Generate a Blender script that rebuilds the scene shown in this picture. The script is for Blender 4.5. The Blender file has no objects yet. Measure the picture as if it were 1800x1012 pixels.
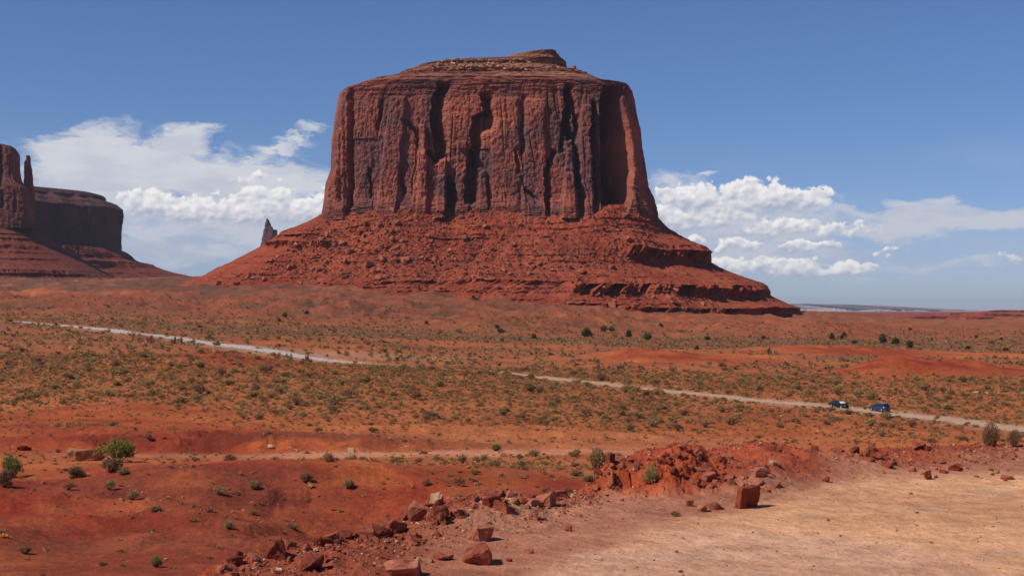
import bpy, bmesh, math
import numpy as np
from mathutils import Vector, Matrix, noise as mnoise

R = math.radians
F = 2500.0            # focal length in photo pixels (50 mm lens on a 1800 px wide picture)
HOR = 545.0           # horizon row
scene = bpy.context.scene
rng = np.random.default_rng(7)

# ------------------------------------------------------------------ camera
cam_d = bpy.data.cameras.new("camera")
cam = bpy.data.objects.new("camera", cam_d)
scene.collection.objects.link(cam)
cam.location = (0, 0, 0)
cam.rotation_euler = (R(90), 0, 0)
cam_d.lens = 50.0
cam_d.sensor_width = 36.0
cam_d.shift_y = (HOR - 506.0) / 1800.0
cam_d.clip_start = 0.5
cam_d.clip_end = 200000
scene.camera = cam

# ------------------------------------------------------------------ exposure
scene.view_settings.view_transform = 'Standard'
scene.view_settings.look = 'None'
scene.view_settings.gamma = 1.0
scene.view_settings.exposure = -0.12
scene.cycles.max_bounces = 6
scene.cycles.diffuse_bounces = 2
scene.cycles.volume_bounces = 0
scene.cycles.transparent_max_bounces = 8

# ------------------------------------------------------------------ sun
SUN_EL = R(47)
to_sun = Vector((-0.915, -0.40, 0)).normalized() * math.cos(SUN_EL) + Vector((0, 0, math.sin(SUN_EL)))
sun_d = bpy.data.lights.new("sun", 'SUN')
sun_d.energy = 4.7
sun_d.angle = R(0.53)
sun_d.color = (1.0, 0.94, 0.86)
sun = bpy.data.objects.new("sun", sun_d)
sun.rotation_euler = to_sun.to_track_quat('Z', 'Y').to_euler()
scene.collection.objects.link(sun)


# ------------------------------------------------------------------ node helper
class N:
    flat = False

    def __init__(s, tree):
        s.t = tree
        s.n = tree.nodes
        s.l = tree.links

    def put(s, sock, v):
        if v is None:
            return
        if hasattr(v, 'is_output') or isinstance(v, bpy.types.NodeSocket):
            s.l.new(v, sock)
        else:
            if isinstance(v, (tuple, list)) and sock.type == 'RGBA' and len(v) == 3:
                v = (*v, 1)
            sock.default_value = v

    def math(s, op, a, b=None, c=None, clamp=False):
        n = s.n.new('ShaderNodeMath'); n.operation = op; n.use_clamp = clamp
        s.put(n.inputs[0], a); s.put(n.inputs[1], b); s.put(n.inputs[2], c)
        return n.outputs[0]

    def vmath(s, op, a, b=None, c=None):
        n = s.n.new('ShaderNodeVectorMath'); n.operation = op
        s.put(n.inputs[0], a); s.put(n.inputs[1], b)
        if c is not None: s.put(n.inputs[2], c)
        return n.outputs['Value'] if op in ('LENGTH', 'DOT_PRODUCT') else n.outputs[0]

    def ramp(s, v, a, b, c=0.0, d=1.0, smooth=True):
        n = s.n.new('ShaderNodeMapRange')
        n.interpolation_type = 'SMOOTHSTEP' if smooth else 'LINEAR'
        n.clamp = True
        s.put(n.inputs[0], v)
        for i, x in enumerate((a, b, c, d)): s.put(n.inputs[i + 1], x)
        return n.outputs[0]

    def mix(s, f, a, b, mode='MIX'):
        n = s.n.new('ShaderNodeMix'); n.data_type = 'RGBA'; n.blend_type = mode
        s.put(n.inputs[0], f); s.put(n.inputs[6], a); s.put(n.inputs[7], b)
        return n.outputs[2]

    def noise(s, vec, scale, detail=4, rough=0.55, dist=0.0, out='Fac'):
        n = s.n.new('ShaderNodeTexNoise')
        if s.flat: n.noise_dimensions = '2D'
        if vec is not None: s.put(n.inputs['Vector'], vec)
        n.inputs['Scale'].default_value = scale
        n.inputs['Detail'].default_value = detail
        n.inputs['Roughness'].default_value = rough
        n.inputs['Distortion'].default_value = dist
        return n.outputs[out]

    def voro(s, vec, scale, out='Distance'):
        n = s.n.new('ShaderNodeTexVoronoi')
        if vec is not None: s.put(n.inputs['Vector'], vec)
        n.inputs['Scale'].default_value = scale
        return n.outputs[out]

    def attr(s, name, out='Fac'):
        n = s.n.new('ShaderNodeAttribute'); n.attribute_name = name
        return n.outputs[out]

    def objvec(s, scale=(1, 1, 1)):
        n = s.n.new('ShaderNodeTexCoord')
        m = s.n.new('ShaderNodeMapping'); m.inputs['Scale'].default_value = scale
        s.l.new(n.outputs['Object'], m.inputs[0])
        return m.outputs[0]

    def comb(s, x, y, z):
        n = s.n.new('ShaderNodeCombineXYZ')
        s.put(n.inputs[0], x); s.put(n.inputs[1], y); s.put(n.inputs[2], z)
        return n.outputs[0]


def new_mat(name, rough=0.95):
    m = bpy.data.materials.new(name); m.use_nodes = True
    n = N(m.node_tree)
    b = m.node_tree.nodes['Principled BSDF']
    b.inputs['Roughness'].default_value = rough
    b.inputs['Specular IOR Level'].default_value = 0.15
    return m, n, b


def bump(n, b, h, strength, dist):
    k = n.n.new('ShaderNodeBump')
    k.inputs['Strength'].default_value = strength
    k.inputs['Distance'].default_value = dist
    n.put(k.inputs['Height'], h)
    n.l.new(k.outputs[0], b.inputs['Normal'])


# ------------------------------------------------------------------ sky with clouds (by direction)
world = bpy.data.worlds.new("World"); scene.world = world; world.use_nodes = True
W = N(world.node_tree); W.flat = True
bg = world.node_tree.nodes['Background']
sky = W.n.new('ShaderNodeTexSky'); sky.sky_type = 'NISHITA'
sky.sun_disc = False
sky.sun_elevation = SUN_EL
sky.sun_rotation = math.atan2(to_sun.x, to_sun.y)
sky.altitude = 1700; sky.air_density = 1.0; sky.dust_density = 0.4; sky.ozone_density = 2.2
SKY_STRENGTH = 0.082
bg.inputs['Strength'].default_value = SKY_STRENGTH
tc = W.n.new('ShaderNodeTexCoord')
dirv = tc.outputs['Generated']
sep = W.n.new('ShaderNodeSeparateXYZ'); W.l.new(dirv, sep.inputs[0])
az = W.math('MULTIPLY', W.math('ARCTAN2', sep.outputs[0], sep.outputs[1]), 57.29578)
el = W.math('MULTIPLY', W.math('ARCSINE', sep.outputs[2]), 57.29578)


def ae(px, py):
    x = (px - 900) / F; z = (HOR - py) / F
    return math.degrees(math.atan(x)), math.degrees(math.atan(z / math.hypot(1, x)))


def cloud_mask(P, blobs):
    acc = None
    for (px, py, rx, ry, amp) in blobs:
        a0, e0 = ae(px, py)
        sx = F / rx / 57.29578; sy = F / ry / 57.29578
        v = W.vmath('MULTIPLY_ADD', P, (sx, sy, 0), (-a0 * sx, -e0 * sy, 0))
        m = W.ramp(W.vmath('LENGTH', v), 1.35, 0.1, 0.0, amp)
        acc = m if acc is None else W.math('MAXIMUM', acc, m)
    return acc


def centered(c, k):
    return W.vmath('MULTIPLY', W.vmath('SUBTRACT', c, (0.5, 0.5, 0.5)), (k, k, 0))


P0 = W.comb(az, el, 0.0)
# cumulus
cum_blobs = [
    (260, 360, 60, 34, 1.0), (330, 372, 90, 34, .95), (430, 372, 90, 36, .9), (470, 350, 60, 30, .9), (530, 372, 80, 34, .95),
    (600, 372, 60, 40, .9), (450, 318, 60, 18, .55),
    (1215, 345, 70, 30, .95), (1330, 345, 90, 36, 1.0), (1270, 355, 120, 28, .9), (1390, 352, 70, 30, .85), (1437, 347, 38, 20, 1.0),
    (1165, 385, 60, 40, 1.0), (1260, 385, 110, 26, .8), (1380, 400, 90, 20, .8), (1345, 405, 60, 14, .9), (1470, 402, 110, 18, .7), (1300, 433, 60, 14, .75),
    (1395, 431, 34, 14, .95), (1442, 432, 40, 14, .95), (1565, 442, 36, 12, .6), (1260, 470, 110, 24, .8), (1400, 474, 60, 20, .95),
    (1490, 472, 56, 17, .9), (1340, 468, 60, 22, .75), (1780, 455, 26, 12, .55), (1190, 424, 60, 10, .8)]


def cumulus(P):
    acc = None; ws = None; vs = None
    for (px, py, rx, ry, amp) in cum_blobs:
        a0, e0 = ae(px, py)
        sx = F / rx / 57.29578; sy = F / ry / 57.29578
        v = W.vmath('MULTIPLY_ADD', P, (sx, sy, 0), (-a0 * sx, -e0 * sy, 0))
        m = W.ramp(W.vmath('LENGTH', v), 1.3, 0.15, 0.0, amp)
        sp = W.n.new('ShaderNodeSeparateXYZ'); W.l.new(v, sp.inputs[0])
        w = W.math('POWER', m, 2.5); wv = W.math('MULTIPLY', w, sp.outputs[1])
        acc = m if acc is None else W.math('MAXIMUM', acc, m)
        ws = w if ws is None else W.math('ADD', ws, w)
        vs = wv if vs is None else W.math('ADD', vs, wv)
    return acc, W.math('DIVIDE', vs, W.math('ADD', ws, 0.001))


warp = centered(W.noise(W.vmath('MULTIPLY', P0, (1, 1.3, 1)), 1.1, 3, 0.5, out='Color'), 0.8)
PC = W.vmath('ADD', P0, warp)
cm, cvh = cumulus(PC)
PN = W.vmath('ADD', P0, centered(W.noise(P0, 2.2, 3, 0.5, out='Color'), 0.22))


def puffs(vec):
    q = W.vmath('MULTIPLY', vec, (1, 1.25, 1))
    a_ = W.n.new('ShaderNodeTexVoronoi'); a_.feature = 'SMOOTH_F1'; a_.voronoi_dimensions = '2D'; W.l.new(q, a_.inputs['Vector'])
    a_.inputs['Scale'].default_value = 1.45; a_.inputs['Smoothness'].default_value = 0.7; a_.inputs['Detail'].default_value = 1.0; a_.inputs['Roughness'].default_value = 0.5
    return W.math('SUBTRACT', 0.55, a_.outputs['Distance'])


pA = puffs(PN); pB = puffs(W.vmath('ADD', PN, (-0.07, 0.09, 0)))
ns = W.math('SUBTRACT', W.noise(PN, 3.2, 6, 0.6), 0.5)
# a hard top and a softer, thinner base
c0 = W.math('ADD', cm, W.math('MULTIPLY', W.ramp(cm, 0.0, 0.12), W.math('ADD', W.math('MULTIPLY', pA, 0.42), W.math('MULTIPLY', ns, 0.9))))
soft = W.ramp(cvh, -0.7, 0.3, 0.55, 0.16)
cum_a = W.math('MULTIPLY', W.ramp(c0, 0.24, W.math('ADD', 0.34, soft)), W.ramp(cm, 0.02, 0.14))
shade = W.math('ADD', W.math('MULTIPLY', W.math('SUBTRACT', pA, pB), 1.1), W.math('MULTIPLY', ns, 0.6))
shade = W.math('ADD', shade, W.math('MULTIPLY', cvh, 0.75))
shade = W.math('ADD', shade, 0.50, clamp=True)
cum_col = W.mix(shade, (5.6, 6.0, 7.6), (12.0, 11.7, 11.6))
# thin high cloud, streaky
warp2 = centered(W.noise(W.vmath('MULTIPLY', P0, (0.5, 1.4, 1)), 0.5, 5, 0.6, out='Color'), 2.0)
PS = W.vmath('ADD', P0, warp2)
thin_blobs = [
    (140, 275, 95, 46, .95), (180, 255, 90, 40, .85), (250, 280, 200, 45, .9), (330, 240, 60, 24, .8), (300, 265, 70, 40, .85),
    (300, 310, 300, 55, 1.0), (170, 330, 170, 60, .85), (480, 330, 160, 50, .85), (400, 296, 60, 18, .7), (440, 282, 55, 15, .7), (480, 268, 50, 13, .65), (515, 254, 45, 11, .6), (545, 240, 35, 9, .5), (568, 229, 26, 7, .4), (150, 234, 60, 18, .7), (345, 232, 50, 16, .8), (300, 244, 40, 20, .8), (400, 290, 120, 26, .7),
    (380, 405, 300, 40, .75), (420, 450, 260, 30, .5), (270, 440, 120, 40, .55),
    (1560, 400, 130, 24, .75), (1640, 385, 160, 26, .85), (1760, 380, 160, 26, .9), (1500, 375, 120, 16, .55), (1700, 372, 200, 18, .8),
    (1300, 400, 230, 60, .7), (1340, 450, 240, 44, .6), (1600, 466, 120, 14, .5), (1240, 303, 34, 9, .5), (1700, 468, 70, 10, .45), (1400, 485, 220, 20, .35), (1180, 350, 90, 60, .55)]
thinm = cloud_mask(PS, thin_blobs)
fs = W.noise(W.vmath('MULTIPLY', PS, (0.8, 2.2, 1)), 0.9, 7, 0.62)
thin = W.math('ADD', thinm, W.math('MULTIPLY', W.ramp(thinm, 0.0, 0.2), W.math('MULTIPLY', W.math('SUBTRACT', fs, 0.5), 1.0)))
thin_a = W.ramp(thin, 0.08, 0.70, 0.0, 0.95)
gn = W.noise(W.vmath('MULTIPLY', P0, (0.5, 1.6, 1)), 0.7, 5, 0.6)
lowness = W.ramp(el, 5.6, 3.0)
thin_col = W.mix(W.math('ADD', W.math('MULTIPLY', lowness, 0.45), W.math('MULTIPLY', W.ramp(gn, .42, .68), 0.4)),
                 (8.8, 9.0, 9.6), (5.6, 6.3, 8.0))
faint = W.math('MULTIPLY', W.ramp(W.noise(W.vmath('MULTIPLY', P0, (0.35, 1.5, 1)), 0.35, 6, 0.6), .45, .75),
               W.math('MULTIPLY', W.ramp(el, 7.5, 4), 0.25))
skyc = sky.outputs[0]
skyc = W.mix(1.0, skyc, W.mix(W.ramp(el, 9.0, 0.0), (0.66, 0.83, 1.16, 1), (0.77, 0.85, 1.24, 1)), 'MULTIPLY')
col = W.mix(faint, skyc, (6.2, 6.6, 7.6))
col = W.mix(thin_a, col, thin_col)
col = W.mix(cum_a, col, cum_col)
W.l.new(col, bg.inputs['Color'])


# ------------------------------------------------------------------ numpy noise
def _h(ix, iy, seed):
    h = ix.astype(np.int64).astype(np.uint32) * np.uint32(374761393) + iy.astype(np.int64).astype(np.uint32) * np.uint32(668265263) + np.uint32((seed * 144665) & 0xFFFFFFFF)
    h = (h ^ (h >> np.uint32(13))) * np.uint32(1274126177)
    return h ^ (h >> np.uint32(16))


def hash01(ix, iy=None, seed=0):
    ix = np.asarray(ix); iy = np.zeros_like(ix) if iy is None else np.asarray(iy)
    return _h(ix, iy, seed) / 4294967295.0


_GX = np.cos(np.arange(256) * 6.2831853 / 256); _GY = np.sin(np.arange(256) * 6.2831853 / 256)


def only(w, fn, *args):
    """fn(*args) only where the weight w is above zero, times w"""
    out = np.zeros(w.shape)
    m = w > 1e-3
    if m.any(): out[m] = fn(*[a[m] for a in args]) * w[m]
    return out


def perlin(x, y, seed=0):
    x, y = np.broadcast_arrays(np.asarray(x, float), np.asarray(y, float))
    xi = np.floor(x); yi = np.floor(y)
    xf = x - xi; yf = y - yi
    xi = xi.astype(np.int64); yi = yi.astype(np.int64)
    u = xf * xf * xf * (xf * (xf * 6 - 15) + 10)
    v = yf * yf * yf * (yf * (yf * 6 - 15) + 10)

    def g(dx, dy):
        k = ((_h(xi + dx, yi + dy, seed) >> 8) & 255).astype(np.int32)
        return _GX[k] * (xf - dx) + _GY[k] * (yf - dy)
    n0 = g(0, 0) * (1 - u) + g(1, 0) * u
    n1 = g(0, 1) * (1 - u) + g(1, 1) * u
    return (n0 * (1 - v) + n1 * v) * 1.5


def fbm(x, y, oct=4, seed=0, gain=0.5):
    s = 0; a = 1.0; f = 1.0
    for i in range(oct):
        s = s + a * perlin(x * f + 17.3 * i, y * f - 9.1 * i, seed + i * 31)
        a *= gain; f *= 2.03
    return s


def step_noise(s, z, w, bh, seed, drift=0.0):
    """blocky columns: random proudness per cell"""
    cw = s / w + drift * 0.30 * perlin(z / 110, s / 90, seed) + 0.05 * drift * perlin(z / 9, s / 30, seed + 2)
    ci = np.floor(cw).astype(np.int64)
    off = hash01(ci, None, seed)
    zi = np.floor(z / bh + off * 7.3).astype(np.int64)
    return hash01(ci, zi, seed + 1)


def ridge(x, y, oct=4, seed=0):
    s = 0; a = 1.0; f = 1.0
    for i in range(oct):
        s = s + a * (1 - 2 * np.abs(perlin(x * f + 5.3 * i, y * f, seed + i * 31)))
        a *= .5; f *= 2.03
    return s


def sstep(a, b, x):
    t = np.clip((x - a) / (b - a), 0, 1)
    return t * t * (3 - 2 * t)


def ell(px, py, x0, y0, rx, ry, tilt=0.0, soft=0.5):
    dx = px - x0; dy = py - (y0 + tilt * dx)
    d = np.sqrt((dx / rx) ** 2 + (dy / ry) ** 2)
    return 1 - sstep(1 - soft, 1 + soft, d)


# ------------------------------------------------------------------ mesh helpers
COL = scene.collection


def make_obj(name, verts, faces, mat, parent=None, attrs=None, smooth=False, mat_idx=None):
    """verts (n,3), faces (m,k) of one k or a list of (m,k) arrays"""
    me = bpy.data.meshes.new(name)
    verts = np.ascontiguousarray(verts, dtype=np.float32)
    fl = faces if isinstance(faces, list) else [faces]
    fl = [np.asarray(f, dtype=np.int32) for f in fl if len(f)]
    loops = np.concatenate([f.ravel() for f in fl])
    sizes = np.concatenate([np.full(len(f), f.shape[1], dtype=np.int32) for f in fl])
    me.vertices.add(len(verts)); me.vertices.foreach_set('co', verts.ravel())
    me.loops.add(len(loops)); me.loops.foreach_set('vertex_index', loops)
    me.polygons.add(len(sizes))
    st = np.zeros(len(sizes), dtype=np.int32); st[1:] = np.cumsum(sizes)[:-1]
    me.polygons.foreach_set('loop_start', st)
    if mat_idx is not None: me.polygons.foreach_set('material_index', np.asarray(mat_idx, dtype=np.int32))
    me.polygons.foreach_set('use_smooth', np.full(len(sizes), bool(smooth)))
    for k, v in (attrs or {}).items():
        v = np.asarray(v, dtype=np.float32)
        if v.ndim == 1:
            a = me.attributes.new(k, 'FLOAT', 'POINT'); a.data.foreach_set('value', v)
        else:
            a = me.attributes.new(k, 'FLOAT_COLOR', 'POINT')
            c = np.ones((len(v), 4), np.float32); c[:, :3] = v
            a.data.foreach_set('color', c.ravel())
    me.update(calc_edges=True); me.validate()
    for m in (mat if isinstance(mat, (list, tuple)) else [mat]): me.materials.append(m)
    o = bpy.data.objects.new(name, me); COL.objects.link(o)
    if parent is not None: o.parent = parent
    return o


def thing(name, label, cat, loc=(0, 0, 0), rotz=0, group=None):
    o = bpy.data.objects.new(name, None); COL.objects.link(o)
    o.location = loc; o.rotation_euler = (0, 0, rotz)
    o.empty_display_size = 0.5
    return tag(o, label, cat, group)


def tag(o, label=None, cat=None, group=None, kind=None):
    if label: o['label'] = label
    if cat: o['category'] = cat
    if group: o['group'] = group
    if kind: o['kind'] = kind
    return o


def grid_faces(nr, nc, wrap=False):
    i = np.arange(nr - 1)[:, None]
    j = np.arange(nc if wrap else nc - 1)[None, :]
    j2 = (j + 1) % nc if wrap else j + 1
    a = i * nc + j; b = i * nc + j2; c = (i + 1) * nc + j2; d = (i + 1) * nc + j
    return np.stack([a, b, c, d], -1).reshape(-1, 4)


# ------------------------------------------------------------------ terrain height
COLS = np.array([-300, 0, 200, 400, 600, 800, 1000, 1200, 1400, 1600, 1800, 2100], float)
TAB = [  # distance : photo row where the valley floor at that distance is seen, per column
    (60,  [1170] * 12),
    (88,  [1000, 996, 1000, 1004, 1004, 1002, 1000, 1000, 1000, 1000, 1000, 1000]),
    (100, [952, 950, 956, 962, 962, 955, 948, 945, 945, 945, 945, 945]),
    (115, [908, 910, 920, 932, 930, 915, 898, 892, 892, 892, 892, 892]),
    (128, [868, 866, 868, 880, 880, 873, 862, 858, 858, 858, 858, 858]),
    (142, [846, 843, 824, 816, 816, 826, 836, 838, 838, 838, 838, 838]),
    (160, [826, 823, 815, 809, 810, 818, 822, 824, 826, 828, 828, 828]),
    (175, [812, 810, 806, 806, 807, 810, 812, 814, 816, 817, 817, 817]),
    (190, [802, 800, 800, 801, 801, 801, 800, 802, 804, 806, 806, 806]),
    (205, [786, 784, 784, 788, 786, 786, 786, 787, 790, 793, 795, 795]),
    (225, [764, 762, 760, 760, 762, 765, 768, 771, 774, 777, 780, 780]),
    (250, [738, 738, 738, 736, 738, 743, 748, 752, 755, 758, 761, 761]),
    (290, [702, 700, 698, 700, 703, 708, 714, 719, 723, 727, 731, 733]),
    (350, [662, 658, 656, 662, 668, 673, 678, 684, 689, 692, 694, 695]),
    (450, [614, 610, 614, 622, 630, 637, 643, 647, 650, 652, 653, 653]),
    (600, [580, 576, 580, 589, 598, 606, 613, 618, 621, 623, 623, 623]),
    (800, [558, 555, 560, 567, 575, 584, 592, 598, 602, 604, 604, 603]),
    (1000, [542, 540, 545, 550, 558, 567, 576, 583, 588, 591, 590, 588]),
    (1300, [526, 522, 520, 517, 517, 529, 546, 561, 571, 577, 576, 574]),
    (1700, [505, 503, 501, 496, 497, 508, 526, 546, 557, 568, 566, 564]),
    (2200, [498, 497, 497, 495, 505, 516, 532, 546, 556, 561, 558, 556]),
    (2800, [495, 495, 494, 489, 508, 520, 535, 548, 551, 553, 546, 543]),
    (3500, [500, 500, 497, 488, 515, 525, 540, 548, 550, 553, 549, 548]),
    (5000, [530, 530, 530, 530, 535, 540, 545, 550, 550, 550, 550, 550]),
    (9000, [549] * 12),
    (60000, [546.2] * 12),
]
TD = np.array([t[0] for t in TAB], float)
TY = np.array([t[1] for t in TAB], float)
TZ = -(TY - HOR) / F * TD[:, None]
LOGD = np.log(TD)


def _cub(t, p0, p1, p2, p3):
    return p1 + 0.5 * t * (p2 - p0 + t * (2 * p0 - 5 * p1 + 4 * p2 - p3 + t * (3 * (p1 - p2) + p3 - p0)))


def table_z(px, D):
    ld = np.clip(np.log(np.maximum(D, 1)), LOGD[0], LOGD[-1] - 1e-6)
    i = np.clip(np.searchsorted(LOGD, ld, 'right') - 1, 0, len(TD) - 2)
    t = (ld - LOGD[i]) / (LOGD[i + 1] - LOGD[i])
    c = np.clip(px, COLS[0], COLS[-1] - 1e-6)
    j = np.clip(np.searchsorted(COLS, c, 'right') - 1, 0, len(COLS) - 2)
    u = (c - COLS[j]) / (COLS[j + 1] - COLS[j]); u = u * u * (3 - 2 * u)

    def at(ii):
        ii = np.clip(ii, 0, len(TD) - 1)
        return TZ[ii, j] * (1 - u) + TZ[ii, j + 1] * u
    lin = at(i) * (1 - t) + at(i + 1) * t
    cub = _cub(t, at(i - 1), at(i), at(i + 1), at(i + 2))
    return np.where(D > 2500, lin, cub)


# rim of the overlook : photo column -> distance of the edge where the ground drops away
RIM_PX = np.array([-400, 0, 300, 380, 530, 660, 760, 850, 960, 1030, 1080, 1200, 1350, 1500, 1640, 1800, 2200], float)
RIM_D = np.array([26, 27, 29, 33.5, 36, 38.0, 41.5, 43.8, 45.5, 47.5, 51, 54, 56, 58, 60.5, 62, 64], float)


def polar(X, Y):
    r = np.hypot(X, Y)
    a = np.arctan2(X, Y)
    ac = np.clip(a, -R(25), R(25))
    return 900 + F * np.tan(ac), r * np.cos(ac), a


def gauss2(px, D, p0, d0, sp, sd):
    return np.exp(-((px - p0) / sp) ** 2 - ((D - d0) / sd) ** 2)


def ground_z(X, Y, fine=True):
    px, D, a = polar(X, Y)
    zv = table_z(px, D)
    Dn = np.maximum(D, 1)
    # broad relief
    amp = 0.35 * sstep(75, 110, D) + 0.5 * sstep(300, 700, D) + 1.6 * sstep(700, 1100, D) * (1 - sstep(3500, 7000, D))
    zv = zv + amp * fbm(X / 90, Y / 90, 4, 3)
    # rills / small badland ribs
    zv = zv + only(0.22 * sstep(85, 110, D) * (1 - sstep(260, 500, D)), lambda x, y: fbm(x / 14, y / 14, 4, 11), X, Y)
    zv = zv + only(4.2 * sstep(820, 1000, D) * (1 - sstep(2400, 3200, D)) * (1 - sstep(1450, 1650, px) * 0.6), lambda x, y: ridge(x / 75 + 3, y / 75, 4, 19), X, Y)
    # rills on the face of the red mound
    face = ell(px, D, 420, 122, 520, 26, 0, 0.5)
    zv = zv + only(face, lambda x, y: 0.30 * ridge(x / 15 + y / 26 + .9 * fbm(x / 20, y / 20, 2, 58), y / 60, 4, 57) + .40 * fbm(x / 9, y / 9, 5, 59), X, Y)
    zv = zv - 1.7 * gauss2(px, D, 610, 118, 120, 11) + 0.9 * gauss2(px, D, 340, 120, 110, 12) - 0.8 * gauss2(px, D, 150, 104, 120, 8)
    for (gp0, gd0, gp1, gd1, dep) in [(250, 100, 560, 116, .9), (560, 116, 760, 124, .8), (380, 96, 640, 100, .6), (60, 92, 330, 97, .5)]:
        tt_ = np.clip((px - gp0) / (gp1 - gp0), 0, 1)
        gdl = gd0 + (gd1 - gd0) * tt_ + 2.0 * np.sin(px / 37.0)
        zv = zv - .5 * dep * np.exp(-((D - gdl) / 2.6) ** 2) * sstep(gp0 - 60, gp0, px) * (1 - sstep(gp1, gp1 + 60, px))
    # cut bank behind the wash
    bank = sstep(202, 205.5, D + 2.5 * fbm(X / 9, Y / 30, 3, 61)) * (1 - sstep(212, 245, D)) * ell(px, px * 0, 430, 0, 360, 1, 0, .45)
    zv = zv + only(bank, lambda x, y: 1.0 + .7 * fbm(x / 22, y / 30, 2, 64) + 0.35 * ridge(x / 7 + .7 * fbm(x / 9, y / 9, 2, 65), y / 12, 4, 63), X, Y)
    bank2 = sstep(221, 223, D + 3 * fbm(X / 9, Y / 30, 3, 71)) * (1 - sstep(226, 262, D)) * ell(px, px * 0, 900, 0, 260, 1, 0, .45)
    zv = zv + bank2 * 0.8
    # red knolls on the plain
    for (p0, d0, sp, sd, h) in [(380, 400, 130, 26, 2.4), (1130, 505, 90, 26, 2.6), (1290, 520, 110, 30, 1.6), (1560, 440, 70, 24, 3.0), (1680, 455, 100, 26, 2.6), (1450, 620, 160, 50, 2.0),
                                (860, 880, 140, 60, 3.5), (560, 1000, 100, 60, 5), (1000, 1010, 110, 60, 4)]:
        zv = zv + only(h * gauss2(px, D, p0, d0, sp, sd), lambda x, y: 1 + 0.35 * ridge(x / 22, y / 22, 3, 41), X, Y)
    w = sstep(1440, 1600, px) * sstep(1900, 2150, D) * (1 - sstep(2800, 2900, D))
    zv = zv - 5.0 * w
    # the level overlook
    rim = np.interp(px, RIM_PX, RIM_D) + 1.1 * fbm(X / 3.2, Y / 3.2, 3, 81) * sstep(20, 30, D)
    zl = -6.0 + 0.05 * fbm(X / 7, Y / 7, 3, 83)
    # berms and knoll on the rim
    kw = ell(px, D, 1150, 50, 260, 8, 0, .2)
    kw1 = only(kw, lambda x, y: 16 * fbm(x / 1.6, y / 1.6, 3, 101), X, Y)
    kw2 = only(kw, lambda x, y: 0.7 * fbm(x / 1.5, y / 1.5, 3, 103) + 1.0 * (step_noise(x, y, .55, .5, 105, 1.5) - .5) + .4 * (step_noise(x, y, .25, .3, 106, 1.5) - .5), X, Y)
    zl = zl + 0.52 * ell(px + kw1, D + kw2, 1140, 50.2, 96, 3.3, 0.002, .20) + 0.60 * ell(px + kw1, D + kw2 * .7, 1275, 51.6, 135, 4.6, 0, .45) * (1 - .5 * ell(px, D, 1130, 50.2, 90, 3.2, 0, .5))
    zl = zl + 0.42 * ell(px, D, 1420, 54.0, 130, 2.6, 0, .5) + 0.35 * ell(px, D, 830, 40.8, 120, 2.4, 0.012, .5)
    zl = zl + 0.10 * ell(px, D, 560, 35.5, 130, 1.6, 0, .5) + 0.25 * ell(px, D, 1650, 59.3, 180, 1.6, 0, .5)
    zl = zl - 0.25 * ell(px, D, 1385, 52.3, 30, 0.7, 0, .4)
    rough = sstep(-9, -2, D - rim)
    nr = (D < 75) * 1.0
    zl = zl + only(rough * nr, lambda x, y: 0.10 * fbm(x / 1.3, y / 1.3, 4, 87) + 0.05 * ridge(x / .6, y / .6, 3, 89), X, Y)
    kn = ell(px, D, 1150, 49.3, 130, 4.2, 0, .3)
    zl = zl + only(kn, lambda x, y: 0.20 * (step_noise(x + .4 * fbm(x / .5, y / .5, 2, 95), y, .8, .9, 93, 2.0) - .5) + .10 * ridge(x / 1.5, y / 1.2, 4, 94), X, Y)
    drop = (D - rim)
    zd = zl - np.maximum(drop, 0) * 0.75 - 0.35 * sstep(0, .8, drop) + 0.2 * fbm(X / 2, Y / 2, 3, 97) * sstep(0, 3, drop)
    zz = np.where(D < rim, zl, np.maximum(zd, np.minimum(zv, -15.0)))
    zz = np.where(D > 82, zv, zz)
    return zz


def solve(px, py, lo=80.0, hi=3000.0):
    """distance at which the line of sight through a photo pixel meets the valley floor"""
    Ds = np.exp(np.linspace(math.log(lo), math.log(hi), 3000))
    X = (px - 900) / F * Ds
    z = ground_z(X, Ds)
    row = HOR - F * z / Ds
    k = np.where(row <= py)[0]
    D = Ds[k[0]] if len(k) else hi
    return np.array([(px - 900) / F * D, D])


# ------------------------------------------------------------------ paths of road and wash
def polyline_dist(X, Y, pts, widths):
    best = np.full(X.shape, 1e9); 
    for (p, q, w0, w1) in zip(pts[:-1], pts[1:], widths[:-1], widths[1:]):
        d = q - p; L2 = d @ d
        t = np.clip(((X - p[0]) * d[0] + (Y - p[1]) * d[1]) / L2, 0, 1)
        dist = np.hypot(X - p[0] - t * d[0], Y - p[1] - t * d[1]) / (w0 + (w1 - w0) * t)
        best = np.minimum(best, dist)
    return best


def smoothpts(pts):
    return [np.array(p, float) for p in pts]


def ray(px, D):
    return np.array([(px - 900) / F * D, D])


road_a = smoothpts([ray(30, 690), ray(150, 625), ray(300, 545), ray(430, 487), ray(560, 445), ray(640, 430), ray(735, 418), ray(800, 409), ray(880, 401)])
road_a_w = [5.0, 5.5, 6.3, 6.5, 5.0, 3.6, 2.0, 1.1, 1.6]
road_b = smoothpts([ray(870, 402), ray(960, 380), ray(1100, 353), ray(1250, 331), ray(1380, 315), ray(1480, 303), ray(1600, 287), ray(1720, 270), ray(1850, 252), ray(2050, 232)])
road_b_w = [2.0, 4.0, 4.6, 4.6, 4.6, 4.8, 5.0, 5.2, 5.2, 5.2]

print('setup ok')

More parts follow.
